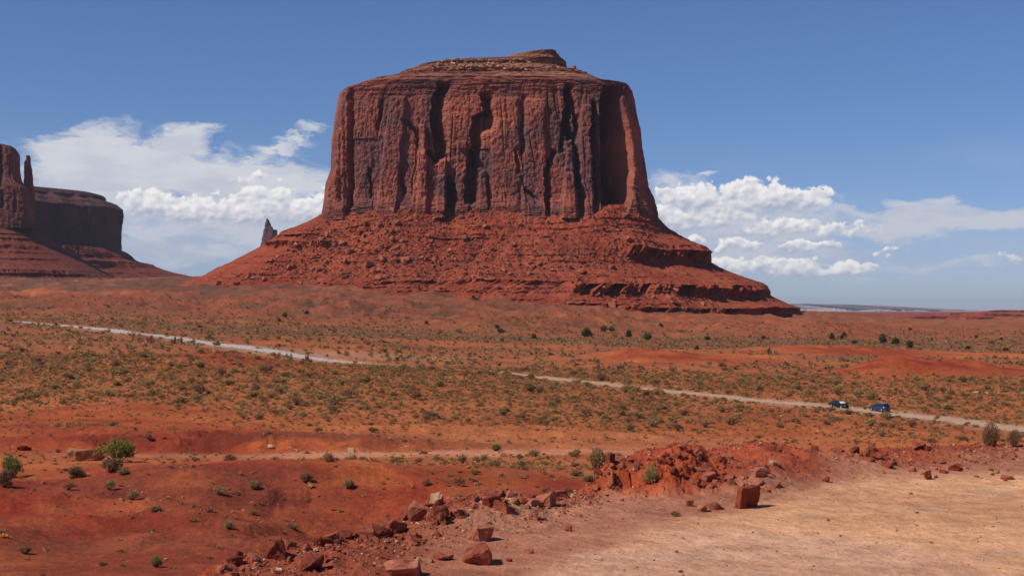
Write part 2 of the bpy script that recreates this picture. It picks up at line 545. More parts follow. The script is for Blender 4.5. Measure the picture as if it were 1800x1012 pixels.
# ------------------------------------------------------------------ ground mesh
u_dense = (np.linspace(-150, 1950, 1150) - 900) / F
a_dense = np.arctan(u_dense)
a_left = np.linspace(-math.pi, a_dense[0], 50, endpoint=False)
a_right = np.linspace(a_dense[-1], math.pi, 50, endpoint=False)[1:]
ang = np.concatenate([a_left, a_dense, a_right])
rad = [1.5]
while rad[-1] < 60000:
    r = rad[-1]
    rad.append(r + (2.0 if r < 28 else 0.13 if r < 66 else r * 0.010 if r < 76 else r * 0.0085 if r < 3000 else r * 0.03))
rad = np.array(rad)
NR, NC = len(rad), len(ang)
GX = rad[:, None] * np.sin(ang)[None, :]
GY = rad[:, None] * np.cos(ang)[None, :]
GZ = ground_z(GX, GY)
PXg, Dg, _ = polar(GX, GY)
PYg = HOR - F * GZ / np.maximum(Dg, 1)


def road_mask(X, Y):
    n = 1 + 0.16 * fbm(X / 6, Y / 6, 3, 201)
    return np.minimum(polyline_dist(X, Y, road_a, road_a_w), polyline_dist(X, Y, road_b, road_b_w)) * n


def veg_density(X, Y):
    """0..1 cover of low scrub on the valley floor"""
    px, D, _ = polar(X, Y)
    n = fbm(X / 38, Y / 60, 4, 301)
    n2 = fbm(X / 11, Y / 16, 3, 303)
    v = 0.66 + 0.34 * n + 0.22 * n2
    v = v * sstep(205, 240, D)
    v = np.where(D < 207, 0.05 + 0.10 * n2, v)
    v = v + 0.5 * ell(px, D, 820, 168, 260, 22, 0, .5) + 0.25 * ell(px, D, 1000, 140, 200, 20, 0, .5)
    # dense belt below and around the road
    v = v + 0.40 * ell(px, D, 620, 345, 700, 75, 0, .5) + 0.45 * ell(px, D, 60, 400, 260, 120, 0, .6)
    v = v - 0.45 * ell(px, D, 1050, 232, 600, 26, 0, .5) - 0.5 * ell(px, D, 150, 232, 380, 30, 0, .5)
    # bare knolls
    for (p0, d0, rx, ry, k) in [(400, 410, 170, 32, .75), (1150, 500, 120, 28, 1.0), (1270, 530, 130, 26, .8), (1560, 440, 100, 26, 1.0), (1690, 455, 150, 28, .9),
                                (1480, 600, 260, 34, .9), (1700, 590, 240, 30, .9), (240, 262, 150, 24, .5), (900, 620, 200, 40, .35), (560, 530, 150, 40, .4)]:
        v = v - k * ell(px, D, p0, d0, rx, ry, 0, .5)
    v = v + 0.35 * ell(px, D, 1000, 700, 900, 60, 0, .5) + 0.3 * ell(px, D, 1500, 820, 500, 60, 0, .5)
    v = np.where(D > 190, v - 1.2 * (1 - sstep(192, 208, D)), v)
    rm = road_mask(X, Y)
    v = v * sstep(1.0, 1.25, rm)
    return np.clip(v, 0, 1)


VEG = veg_density(GX, GY)
ROADM = road_mask(GX, GY)


def mixc(a, b, t):
    t = t[..., None]
    return a * (1 - t) + np.asarray(b) * t


def ground_colour(X, Y, px, D, veg, roadm):
    c = np.empty(X.shape + (3,)); c[:] = (0.47, 0.130, 0.037)          # orange sand
    n1 = fbm(X / 60, Y / 60, 4, 401); n2 = fbm(X / 9, Y / 9, 4, 403); n3 = fbm(X / 220, Y / 120, 3, 405)
    c = mixc(c, (0.35, 0.066, 0.021), sstep(-0.1, 0.6, n1 + 0.4 * n2) * 0.7)
    # deep red clay
    red = np.zeros(X.shape)
    for (p0, d0, rx, ry, k) in [(380, 118, 700, 40, 1.0), (850, 116, 260, 40, .9), (430, 207, 430, 10, .9), (400, 410, 170, 32, .8), (1150, 500, 120, 28, .8), (1560, 440, 130, 28, .8),
                                (1700, 455, 180, 28, .8), (130, 235, 260, 22, .7), (240, 262, 200, 16, .55), (1480, 600, 260, 34, .5), (100, 90, 500, 16, .55)]:
        red = np.maximum(red, k * ell(px, D, p0, d0, rx, ry, 0, .5))
    red = np.clip(red * (0.85 + 0.45 * n2 + .3 * n1), 0, 1)
    c = mixc(c, (0.262, 0.032, 0.012), red)
    # purple-brown stony bands across the mound, deepened to paint the hollow's shade
    band = ell(px, D, 330, 131, 260, 9, 0, .6) * 0.8 + ell(px, D, 600, 117, 330, 7, 0, .6) * 0.6 + ell(px, D, 60, 86, 500, 9, 0, .6) * 0.5
    c = mixc(c, (0.150, 0.034, 0.020), np.clip(band * (0.75 + 0.6 * n2), 0, .8))
    flat = ell(px, D, 250, 103, 420, 8, 0, .7)
    c = mixc(c, (0.23, 0.062, 0.028), flat * .65)
    # ashy scrub soil further out
    far = sstep(330, 620, D)
    c = mixc(c, (0.205, 0.082, 0.042), np.clip(veg * far * 0.95, 0, 1))
    c = mixc(c, (0.27, 0.105, 0.045), np.clip(veg * (1 - far) * 0.45, 0, 1))
    # olive-grey aprons under the cliffs
    ap = sstep(840, 1000, D) * (1 - sstep(1900, 2600, D)) * (1 - sstep(1100, 1350, px))
    c = mixc(c, (0.150, 0.064, 0.038), ap * sstep(-0.55, 0.15, n3 + 0.6 * n1 + .25 * n2 + .2) * 0.92)
    c = mixc(c, (0.33, 0.080, 0.032), sstep(780, 900, D) * (1 - sstep(1150, 1350, D)) * sstep(0.3, 0.8, ridge(X / 75 + 3, Y / 75, 4, 19) - .4) * 0.7)
    c = mixc(c, (0.46, 0.12, 0.045), ell(px, D, 70, 1240, 110, 50, 0, .4) * .8)
    # red ridge at right
    rr = sstep(1350, 1550, px) * sstep(1800, 2300, D)
    c = mixc(c, (0.24, 0.052, 0.030), rr * 0.8)
    rz = fbm(X / 150, Y / 150, 3, 5)
    c = mixc(c, (0.25, 0.075, 0.045), sstep(3000, 5000, D) * .8)
    # pale shoulders along the road, wash bed
    c = mixc(c, (0.42, 0.21, 0.12), (1 - sstep(1.0, 2.6, roadm)) * 0.75 * sstep(150, 240, D))
    c = mixc(c, (0.42, 0.205, 0.12), ell(px, D, 620, 475, 190, 26, 0, .6) * .7)
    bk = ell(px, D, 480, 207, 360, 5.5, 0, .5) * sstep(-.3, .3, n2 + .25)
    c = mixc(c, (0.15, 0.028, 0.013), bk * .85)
    c = mixc(c, (0.56, 0.235, 0.12), ell(px, D, 760, 194, 420, 6.0, 0, .4) * .95)
    c = mixc(c, (0.42, 0.16, 0.080), ell(px, D, 250, 190, 260, 5.0, 0, .5) * .7)
    c = mixc(c, (0.42, 0.15, 0.062), ell(px, D, 1000, 215, 420, 16, 0, .6) * .55)
    # the overlook
    near = 1 - sstep(66, 74, D)
    rim = np.interp(px, RIM_PX, RIM_D)
    e = rim - D
    n4 = fbm(X / 2.2, Y / 2.2, 4, 411); n5 = fbm(X / 7.0, Y / 3.0, 4, 413)
    rubble = np.array((0.30, 0.085, 0.042)); dirt = np.array((0.47, 0.195, 0.108)); tan = np.array((0.70, 0.355, 0.175)); pk = np.array((0.62, 0.335, 0.205))
    k = np.empty(X.shape + (3,)); k[:] = rubble
    k = mixc(k, (0.36, 0.072, 0.026), np.clip(sstep(1.6, 0.2, 1) + (1 - sstep(0.0, 2.5, e + 1.2 * n4)) * .9 + ell(px, D, 1190, 50.3, 170, 5.0, 0, .4), 0, 1))
    # driving surface : starts some metres inside the rim
    inner = np.interp(px, [300, 700, 960, 1100, 1350, 1500, 1800, 2200], [24, 28.2, 33.0, 38.6, 45.8, 51.0, 54.5, 57])
    s = sstep(-1.5, 4.5, inner - D + 1.1 * n4 + .6 * n5)
    k = mixc(k, dirt, np.maximum(sstep(-2.5, 1.0, inner - D + 0.8 * n4), .85 * sstep(1.4, 4.6, e + 1.0 * n4)) * sstep(640, 860, px + 40 * n4))
    kr = np.clip(ell(px + 14 * n4, D + .7 * n4, 1175, 49.9, 150, 4.2, 0, .25) + .9 * ell(px + 14 * n4, D + .8 * n4, 1330, 52.4, 130, 3.8, 0, .35) + .5 * ell(px, D, 1500, 56, 200, 2.4, 0, .4) + .8 * (1 - sstep(0.2, 1.6, e + 1.0 * n4)), 0, 1)
    k = mixc(k, (0.38, 0.074, 0.027), kr)
    k = mixc(k, tan, s * np.clip(0.93 + .12 * n5, 0, 1))
    k = mixc(k, pk, s * sstep(-0.2, 0.6, .5 * n5 + 0.9 * ell(px, D, 1280, 34, 420, 4.5, 0, .6) - .25) * .75)
    k = mixc(k, (0.62, 0.40, 0.28), sstep(0.35, 0.7, fbm(X / 3.5, Y / 1.3, 4, 417) + .9 * ell(px, D, 1060, 34.4, 110, 1.2, 0, .6) - .15) * s * .4)
    k = mixc(k, (0.48, 0.27, 0.13), ell(px, D, 880, 41.8, 70, 1.2, 0, .5) * .8)
    side = sstep(1.75, 2.2, np.abs(np.arctan2(X, Y)))
    c = c * (1 - near[..., None]) + k * near[..., None]
    c = np.where(((D >= rim) & (D < 82))[..., None], np.array((0.26, 0.045, 0.018)), c)
    return c


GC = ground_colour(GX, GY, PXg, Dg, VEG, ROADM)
stony = np.clip((1 - sstep(66, 74, Dg)) * 1.0, 0, 1)

# ---- soil material shared by all the bare-earth sheets
m_soil, n, b = new_mat('soil', 0.98)
ov = n.objvec()
base = n.attr('tint', 'Color')
farf = n.attr('farness')
f1 = n.noise(ov, 1.1, 8, 0.68)
f2 = n.noise(ov, 0.085, 6, 0.62)
f3 = n.noise(ov, 9.0, 4, 0.7)
f4 = n.noise(ov, 0.012, 5, 0.6)
c = n.mix(1.0, base, n.mix(n.ramp(f1, .28, .74), (0.78, 0.74, 0.72), (1.20, 1.22, 1.24)), 'MULTIPLY')
c = n.mix(1.0, c, n.mix(n.ramp(f2, .3, .7), (0.85, 0.80, 0.78), (1.14, 1.18, 1.20)), 'MULTIPLY')
c = n.mix(1.0, c, n.mix(n.ramp(f3, .3, .7), (0.88, 0.86, 0.85), (1.12, 1.13, 1.14)), 'MULTIPLY')
pe = n.voro(ov, 3.2); pc = n.voro(ov, 3.2, 'Color')
peb = n.math('MULTIPLY', n.ramp(pe, 0.16, 0.10), n.math('SUBTRACT', 1.0, farf))
pv = n.n.new('ShaderNodeSeparateColor'); n.l.new(pc, pv.inputs[0])
peb = n.math('MULTIPLY', peb, n.ramp(pv.outputs[0], 0.55, 0.6))
c = n.mix(n.math('MULTIPLY', peb, 0.75), c, n.mix(pv.outputs[1], (0.20, 0.055, 0.03), (0.50, 0.30, 0.20)))
# sparse dry tufts far away, seen only as speckle
sp = n.noise(ov, 0.32, 3, 0.8)
spk = n.math('MULTIPLY', n.ramp(sp, 0.54, 0.63), n.math('MULTIPLY', n.attr('veg'), farf))
c = n.mix(n.math('MULTIPLY', spk, 0.75), c, (0.085, 0.062, 0.036))
n.l.new(c, b.inputs['Base Color'])
hh = n.math('ADD', n.math('MULTIPLY', f1, 0.80), n.math('MULTIPLY', f2, 3.2))
hh = n.math('ADD', hh, n.math('MULTIPLY', f3, 0.06))
hh = n.math('ADD', hh, n.math('MULTIPLY', peb, 0.03))
bump(n, b, hh, 0.55, 1.0)

farness = sstep(70, 110, Dg)
gv = np.stack([GX, GY, GZ], -1)


def attrs_of(idx=None):
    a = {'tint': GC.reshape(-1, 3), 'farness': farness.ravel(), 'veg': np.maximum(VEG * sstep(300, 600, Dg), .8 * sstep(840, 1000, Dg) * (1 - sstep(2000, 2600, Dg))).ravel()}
    return a if idx is None else {k: v[idx] for k, v in a.items()}


gf = grid_faces(NR, NC, wrap=True)
# centre cap
cv = np.array([[0, 0, -6.0]])
allv = np.concatenate([gv.reshape(-1, 3), cv])
at = attrs_of(); at = {k: np.concatenate([v, v[:1]]) for k, v in at.items()}
cap = np.stack([np.full(NC, NR * NC), (np.arange(NC) + 1) % NC, np.arange(NC)], -1)
ground = make_obj('ground', allv, [gf, cap], m_soil, attrs=at, smooth=True)
tag(ground, kind='structure')


def sheet(name, mask, mat, lift, extra=None):
    """a thin sheet that follows the ground's own faces where mask (per vertex) holds"""
    mk = mask.ravel()
    f = gf[mk[gf].all(1)]
    used = np.unique(f)
    remap = -np.ones(NR * NC, dtype=np.int64); remap[used] = np.arange(len(used))
    v = gv.reshape(-1, 3)[used].copy(); v[:, 2] += lift
    o = make_obj(name, v, remap[f], mat, attrs=attrs_of(used), smooth=True)
    tag(o, kind='structure'); return o


# gravel road : pale crushed stone at the left, dusty tan beyond the gap
m_road, n, b = new_mat('road_gravel', 0.95)
ov = n.objvec()
rf = n.noise(ov, 0.7, 6, 0.65); rg = n.noise(ov, 0.05, 4, 0.6)
sx = n.n.new('ShaderNodeSeparateXYZ'); n.l.new(ov, sx.inputs[0])
whit = n.ramp(n.math('ADD', sx.outputs[0], n.math('MULTIPLY', rg, 14)), -58, -30)
c = n.mix(whit, (0.46, 0.40, 0.35), (0.47, 0.29, 0.185))
c = n.mix(1.0, c, n.mix(n.ramp(rf, .3, .7), (0.84, 0.82, 0.80), (1.1, 1.1, 1.1)), 'MULTIPLY')
n.l.new(c, b.inputs['Base Color'])
bump(n, b, rf, 0.4, 0.3)
sheet('road', (ROADM < 1.0) & (Dg > 150) & (Dg < 720) & (np.abs(PXg - 900) < 1040), m_road, 0.05)
lot_in = np.interp(PXg, [300, 700, 960, 1100, 1350, 1500, 1800, 2200], [29, 31.5, 36.5, 40.0, 45.5, 50.0, 53.5, 56])
sheet('dirt_lot', (Dg < lot_in + 0.9 * fbm(GX / 2, GY / 2, 3, 501)) & (GY > 5) & (PXg > 640) & (np.abs(GX) < 60), m_soil, 0.004)
washm = ell(PXg, Dg, 800, 194.5, 330, 4.6, 0, .05) + 0.25 * fbm(GX / 8, GY / 3, 3, 503)
sheet('wash_bed', (washm > 0.5), m_soil, 0.01)

# low terraced red ridge at the right, its own fine sheet
cx_ = np.linspace(1440, 2050, 420); dy_ = np.linspace(1900, 2950, 420)
RPX, RD = np.meshgrid(cx_, dy_)
RX = (RPX - 900) / F * RD; RY = RD
rz0 = table_z(RPX, RD) + .8 * fbm(RX / 90, RY / 90, 4, 3)
wr_ = sstep(1450, 1640, RPX) * sstep(1930, 2150, RD) * (1 - sstep(2750, 2900, RD))
q_ = rz0 / 5.0 + 0.35 * fbm(RX / 190, RY / 120, 3, 5) + .06 * fbm(RX / 12, RY / 12, 3, 6)
fq_ = q_ - np.floor(q_)
rz0 = rz0 + wr_ * 5.0 * (sstep(0.42, 0.52, fq_) - fq_) * 1.0 - 7.0 * (1 - sstep(1440, 1560, RPX)) - 7.0 * (1 - sstep(1900, 2050, RD)) - 7.0 * sstep(2850, 2950, RD)
RC = np.empty(RX.shape + (3,)); RC[:] = (0.235, 0.052, 0.032)
RC = mixc(RC, (0.30, 0.075, 0.040), sstep(-.2, .5, fbm(RX / 60, RY / 60, 4, 8)))
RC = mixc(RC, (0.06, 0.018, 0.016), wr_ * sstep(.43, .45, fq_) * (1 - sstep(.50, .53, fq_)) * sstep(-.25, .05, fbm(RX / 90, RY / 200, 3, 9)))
ridge_o = make_obj('hills', np.stack([RX, RY, rz0], -1).reshape(-1, 3), grid_faces(420, 420), m_soil, smooth=True,
                   attrs={'tint': RC.reshape(-1, 3), 'farness': np.ones(RX.size), 'veg': np.zeros(RX.size)})
tag(ridge_o, kind='structure')

# ------------------------------------------------------------------ rock materials


def rock_material(name, c1, c2, c3, vs=1.0, varnish=0.6, strata=0.0, bumpd=3.0, fs=1.0, var_thr=(.50, .66)):
    m, n, b = new_mat(name, 0.92)
    ov = n.objvec()
    a = n.noise(ov, 0.018 * fs, 5, 0.6)
    d = n.noise(ov, 0.16 * fs, 6, 0.65)
    e = n.noise(n.objvec((1, 1, 0.30)), 0.030 * fs, 5, 0.55)
    c = n.mix(n.ramp(a, .36, .64), c1, c2)
    c = n.mix(n.math('MULTIPLY', n.ramp(e, var_thr[0], var_thr[1]), varnish), c, c3)
    c = n.mix(1.0, c, n.mix(n.ramp(d, .3, .7), (0.78, 0.76, 0.75), (1.2, 1.2, 1.2)), 'MULTIPLY')
    s = n.noise(n.objvec((0.05, 0.05, 1)), 0.35 * fs, 5, 0.7)
    if strata:
        c = n.mix(n.math('MULTIPLY', n.ramp(s, .5, .62), strata), c, tuple(x * 0.55 for x in c1))
    tn = n.attr('tone')                # patina differs from slab to slab; the bay's shade is painted in too
    c = n.mix(n.math('MULTIPLY', n.ramp(tn, 0, 1, smooth=False), .75), c, tuple(x * k for x, k in zip(c2, (1.18, 1.22, 1.15))))
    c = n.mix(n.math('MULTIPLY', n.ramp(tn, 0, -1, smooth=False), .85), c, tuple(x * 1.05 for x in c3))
    at = n.attr('shade_band')          # banded strata zones
    c = n.mix(n.math('MULTIPLY', n.math('MULTIPLY', n.ramp(s, .42, .6), at), 0.6), c, tuple(x * 0.5 for x in c1))
    n.l.new(c, b.inputs['Base Color'])
    v = n.noise(n.objvec((1, 1, 0.5)), 0.30 * fs, 7, 0.68)
    h = n.math('ADD', n.math('MULTIPLY', d, 1.0), n.math('MULTIPLY', v, 0.8))
    h = n.math('ADD', h, n.math('MULTIPLY', n.math('MULTIPLY', s, n.math('ADD', at, strata)), 0.6))
    bump(n, b, h, 0.75, bumpd)
    return m


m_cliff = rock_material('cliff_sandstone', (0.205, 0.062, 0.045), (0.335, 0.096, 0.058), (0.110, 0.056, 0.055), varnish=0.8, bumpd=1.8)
m_cap = rock_material('cap_rock', (0.27, 0.090, 0.056), (0.36, 0.15, 0.085), (0.19, 0.105, 0.070), varnish=0.5, strata=0.5)
m_talus = rock_material('talus', (0.255, 0.047, 0.022), (0.325, 0.074, 0.033), (0.200, 0.056, 0.031), varnish=0.5, strata=0.28, bumpd=2.2)
m_cliff2 = rock_material('distant_cliff', (0.14, 0.040, 0.028), (0.26, 0.072, 0.038), (0.085, 0.036, 0.034), varnish=0.6, fs=.7)
m_cliff3 = rock_material('shade_painted_mesa_rock', (0.082, 0.033, 0.033), (0.115, 0.042, 0.038), (0.054, 0.029, 0.032), varnish=0.6, fs=.7)  # mesa's shade put into the colour: darker copy of the distant cliff
m_talus2 = rock_material('distant_talus', (0.17, 0.034, 0.020), (0.20, 0.048, 0.026), (0.13, 0.036, 0.024), varnish=0.5, strata=0.35, fs=.7)


# ------------------------------------------------------------------ loft of a rock mass
def front_params(nf=900, ns=160, nb=100):
    x = np.linspace(-1, 1, nf, endpoint=False); a = [np.arctan2(-1.0, x)]
    y = np.linspace(-1, 1, ns, endpoint=False); a.append(np.arctan2(y, 1.0))
    x = np.linspace(1, -1, nb, endpoint=False); a.append(np.arctan2(1.0, x))
    y = np.linspace(1, -1, ns, endpoint=False); a.append(np.arctan2(y, -1.0))
    return np.concatenate(a)


def loft(z, pl, pr, yf, yb, expo, phi, plan=None, shear=0.0):
    """z per row; pl/pr photo columns of the outline per row; yf/yb front and back distance; returns X,Y,Z,NXn,NYn arrays (rows, cols)"""
    nr = len(z)
    c = np.cos(phi)[None, :]; s = np.sin(phi)[None, :]
    e = np.asarray(expo)[:, None] if np.ndim(expo) else expo
    r = 1.0 / (np.abs(c) ** e + np.abs(s) ** e) ** (1.0 / e)
    nx = r * c; ny = r * s
    if plan is not None: nx, ny = plan(nx, ny)
    Y = ((yf + yb) / 2)[:, None] + ny * ((yb - yf) / 2)[:, None]
    tl = (pl - 900) / F; tr = (pr - 900) / F
    ymid = (yf + yb) / 2
    xl = tl * ymid; xr = tr * ymid
    for _ in range(12):
        X = ((xl + xr) / 2)[:, None] + nx * ((xr - xl) / 2)[:, None] + shear * (Y - ymid[:, None])
        t = X / Y
        xl = xl + (tl - t.min(1)) * ymid * .8
        xr = xr + (tr - t.max(1)) * ymid * .8
    X = ((xl + xr) / 2)[:, None] + nx * ((xr - xl) / 2)[:, None] + shear * (Y - ymid[:, None])
    Z = np.repeat(z[:, None], X.shape[1], 1)
    dx = np.roll(X, -1, 1) - np.roll(X, 1, 1); dy = np.roll(Y, -1, 1) - np.roll(Y, 1, 1)
    L = np.hypot(dx, dy) + 1e-9
    nX, nY = dy / L, -dx / L
    return X, Y, Z, nX, nY


def perim(X, Y):
    d = np.hypot(np.diff(X, axis=1, prepend=X[:, :1]), np.diff(Y, axis=1, prepend=Y[:, :1]))
    return np.cumsum(d, 1)


def close_cap(V, rows_first=True):
    """fan that closes the top row"""
    return V


def wall_detail(s, z, seed, scale=1.0):
    s = s / scale; z = z / scale
    w = s + 6 * fbm(s / 90, z / 260, 2, seed) + 0.5 * fbm(s / 9, z / 14, 3, seed + 3)
    d = 1.6 * fbm(w / 60, z / 200, 3, seed + 5)
    d += 4.6 * (step_noise(w, z, 38, 150, seed + 11, 1.0) - .5)
    d += 1.4 * (step_noise(w + 3, z, 19, 80, seed + 13, 1.6) - .5)
    d += 0.9 * (step_noise(w, z, 7.0, 40, seed + 17, 1.8) - .5)
    d += 0.8 * (step_noise(w, z, 2.2, 12, seed + 21, 1.5) - .5)
    on = sstep(-.25, .25, perlin(w / 60, z / 50, seed + 8))
    for (q, k, a_) in ((21, 7, 3.0), (8, 9, 0.8)):          # thin joints
        cr = np.abs(perlin(w / q, z / (q * 26), seed + k))
        d -= a_ * np.exp(-(cr / 0.05) ** 2) * on
    d += 1.1 * fbm(s / 4, z / 5, 4, seed + 19)
    return d * scale * 0.8


def ledges(z, s, zs, amp, L, seed, cover=0.0, mask=None):
    """overhanging ledges at heights zs; amplitude broken up along s"""
    out = np.zeros_like(z)
    s = s[:1]
    for k, (zk, ak, lk) in enumerate(zip(zs, amp, L)):
        zz = z - (zk + 1.3 * fbm(s / 60, s * 0 + k, 3, seed + k))
        bro = np.clip(0.85 + 0.7 * fbm(s / 45, s * 0 + 3.7 * k, 4, seed + 50 + k) - cover, 0, 1.25)
        cell = np.floor(s / 5.3 + 1.2 * perlin(s / 20, s * 0, seed + k)).astype(np.int64)
        blk = 0.86 + 0.24 * hash01(cell, None, seed + 70 + k)
        g1 = hash01(cell, None, seed + 90 + k); g2 = hash01(np.floor(s / 2.1).astype(np.int64), None, seed + 120 + k)
        face = 1 - 0.62 * (g1 > .70) - 0.22 * (g2 > .72)
        h_ = ak / 1.75
        prof = np.where(zz > 0, np.exp(-zz / lk), np.where(zz > -h_, (1 + zz / h_ * .85) * face, 0.15 * np.exp((zz + h_) / 2)))
        o = ak * prof * bro * blk
        if mask is not None: o = o * mask[k]
        out += o
    return out


def interp_rows(tab, py):
    t = np.array(tab, float)
    return np.interp(py, t[:, 1], t[:, 0])


ROWS = {}


def build_mass(X, Y, Z, mat, name, parent, band=None, close_top=False, tone=None):
    nr, nc = X.shape
    V = np.stack([X, Y, Z], -1).reshape(-1, 3)
    f = grid_faces(nr, nc, wrap=True)[:, ::-1]
    fl = [f]
    if close_top:
        V = np.concatenate([V, [V[:nc].mean(0)]])
        j = np.arange(nc); fl.append(np.stack([np.full(nc, nr * nc), j, (j + 1) % nc], -1))
    at = {'shade_band': np.zeros(len(V)) if band is None else np.concatenate([band.ravel(), np.zeros(len(V) - nr * nc)])}
    if tone is not None: at['tone'] = np.concatenate([tone.ravel(), np.zeros(len(V) - nr * nc)])
    return make_obj(name, V, fl, mat, parent, at, smooth=False)


# ================================================================== the great butte
def big_butte():
    root = thing('butte', 'great flat-topped red sandstone butte in the middle of the plain on its talus cone', 'butte', (0, 1600, 0))
    off = np.array([0, -1600, 0.0])
    phi = front_params(1000, 200, 120)
    left = [(975, 79.5), (925, 81), (885, 87), (872, 93), (850, 94.5), (775, 96), (742, 99), (715, 111), (690, 130), (655, 140), (622, 155), (604, 160), (596, 168), (592, 190), (588, 215), (583, 250), (582, 300), (573, 325), (570, 350), (569, 378), (566, 384)]
    right = [(978, 79.5), (985, 84), (995, 92), (996, 101), (1000, 108), (1022, 115), (1042, 127), (1056, 137), (1068, 143), (1084, 150), (1106, 153), (1112, 164), (1117, 200), (1124, 230), (1127, 262), (1132, 290), (1138, 330), (1148, 350), (1153, 372), (1155, 388)]
    Dref = 1545.0

    def rows_to(pys, yf, yb, expo):
        z = (HOR - pys) / F * Dref
        return loft(z, interp_rows(left, pys), interp_rows(right, pys), yf, yb, expo, phi)

    # ---- cap : stepped ledges above the cliff
    pys = np.concatenate([[79.6], np.linspace(80.2, 152, 130)])
    t = (pys - 80) / 72
    inset = np.interp(pys, [79.6, 80.2, 96, 101, 104, 118, 122, 131, 134, 146, 152], [90, 78, 74, 72, 74, 50, 38, 36, 24, 6, 4])
    yf = 1492 + inset; yb = 1750 - inset
    X, Y, Z, nX, nY = rows_to(pys, yf, yb, np.interp(pys, [80, 100, 152], [2.5, 3, 4.5]))
    s = perim(X, Y) * 1.0; s = np.repeat(s[60:61], len(pys), 0)
    px = 900 + F * X / Y
    band1 = ((pys > 84) & (pys < 102))[:, None]
    rough = 2.4 * (hash01(np.floor(Z / 1.9 + .5 * perlin(s / 30, Z / 9, 602)).astype(np.int64), np.floor(s / 60).astype(np.int64), 603) - .5) + 1.2 * fbm(s / 10, Z / 4, 4, 600) + 2.6 * (step_noise(s, Z, 9, 3.0, 601, 1.5) - .5) + 1.5 * (step_noise(s, Z, 4, 1.7, 607, 1.5) - .5)
    led = ledges(Z, s, [(HOR - q) / F * Dref for q in (101, 122, 127, 134, 141, 147)], [2.5, 2.4, 1.6, 2.4, 1.4, 1.6], [3.5, 2.0, 1.6, 2.2, 1.8, 2], 610, 0.2)
    d = rough * (0.9 - 0.62 * (pys < 101.5))[:, None] + led
    edge = np.clip(np.abs(nY) * 1.5, 0.25, 1)
    X2 = X + nX * d * edge; Y2 = Y + nY * d
    Z2 = Z + 0.5 * fbm(s / 14, Z / 9, 3, 620) + np.where((np.arange(len(pys)) < 12)[:, None], 0.9 * fbm(s / 9, s * 0, 3, 622), 0)
    ROWS['cap'] = (X2, Y2, Z2)
    build_mass(X2 + off[0], Y2 + off[1], Z2, m_cap, 'cap_rock', root, np.ones_like(X) * .7, close_top=True)

    # ---- cliff
    pys = np.linspace(147.5, 392, 400)
    yf = np.interp(pys, [147, 152, 300, 350, 392], [1500, 1492, 1482, 1478, 1472]); yb = 1750 + (pys - 150) * .2
    X, Y, Z, nX, nY = rows_to(pys, yf, yb, 6.5)
    s = np.repeat(perim(X, Y)[200:201], len(pys), 0)
    px = 900 + F * X / Y; py = HOR - F * Z / Y
    fr = sstep(0.35, 0.85, -nY)
    topk = sstep(152, 178, pys)[:, None]
    d = wall_detail(s, Z, 700) * (0.35 + 0.65 * topk)
    # horizontal bedding at the foot and head of the wall
    foot = sstep(345, 372, py)
    head = 1 - sstep(156, 182, py)
    bed = foot + head
    d = d * (1 - 0.35 * foot)
    zb = Z + 0.8 * fbm(s / 25, Z / 8, 3, 731)
    d += bed * (1.5 * (hash01(np.floor(zb / 2.6).astype(np.int64), np.floor(s / 26).astype(np.int64), 733) - .5) + 1.2 * (hash01(np.floor(zb / 1.1).astype(np.int64), np.floor(s / 9).astype(np.int64), 737) - .5))
    d += foot * 3.0 - 1.5 * head
    wob = 3.0 * fbm(px * 0 + py / 22, px / 90, 3, 740) + 1.5 * fbm(py / 7, px / 40, 3, 741)

    # cracks and re-entrants : (polyline, depth, decay to the right in px)
    def reentrant(pts, depth, decay, edge=2.0, top=8, bot=10):
        p = np.array(pts, float)
        x0 = np.interp(py, p[:, 1], p[:, 0]) + wob
        g = sstep(p[0, 1] - top, p[0, 1] + top * .3, py) * (1 - sstep(p[-1, 1] - bot * .3, p[-1, 1] + bot, py))
        dx = px - x0
        return -1.5 * depth * g * sstep(-edge * .5, edge * .5, dx) * np.exp(-(np.maximum(dx, 0) / (decay * .72)) ** 3.0) * fr
    d += reentrant([(609, 160), (611, 200), (608, 280), (611, 330), (608, 372)], 10, 12)
    d += reentrant([(594, 290), (597, 350)], 6, 6)
    d += reentrant([(578, 318), (582, 372)], 6, 9)
    d += reentrant([(766, 150), (758, 180), (757, 205), (760, 235), (764, 275)], 19, 26)
    d += reentrant([(748, 268), (758, 282)], 12, 14)
    d += reentrant([(845, 168), (848, 196), (830, 205), (828, 232), (826, 262), (819, 300), (816, 352)], 14, 22)
    d += reentrant([(848, 200), (846, 225)], 9, 26)
    d += reentrant([(784, 315), (786, 345), (783, 374)], 13, 15)
    d += reentrant([(916, 170), (914, 270)], 2.5, 14)
    d += reentrant([(992, 152), (990, 190), (988, 222), (994, 240)], 15, 18)
    d += reentrant([(1004, 172), (1008, 215)], 7, 8)
    d += reentrant([(985, 222), (983, 262)], 7, 10)
    d += reentrant([(1010, 205), (1006, 240), (1010, 300), (1016, 350), (1018, 375)], 8, 12)
    d += reentrant([(1040, 180), (1036, 240), (1044, 300), (1042, 340), (1044, 385)], 9, 13)
    d += reentrant([(968, 268), (955, 300), (957, 345), (961, 385)], 10, 11)
    d += reentrant([(708, 214), (728, 232), (735, 262)], 5, 14)
    d += reentrant([(700, 310), (706, 338)], 5, 10)
    d += reentrant([(666, 180), (660, 222)], 4, 10)
    d += reentrant([(905, 262), (908, 300)], 4, 8)
    d += reentrant([(922, 335), (940, 352)], 5, 10)
    d += reentrant([(645, 300), (650, 345)], 4, 8)
    # the broad bay on the right
    bx = np.interp(py, [150, 175, 230, 300, 380], [1062, 1058, 1056, 1060, 1058])
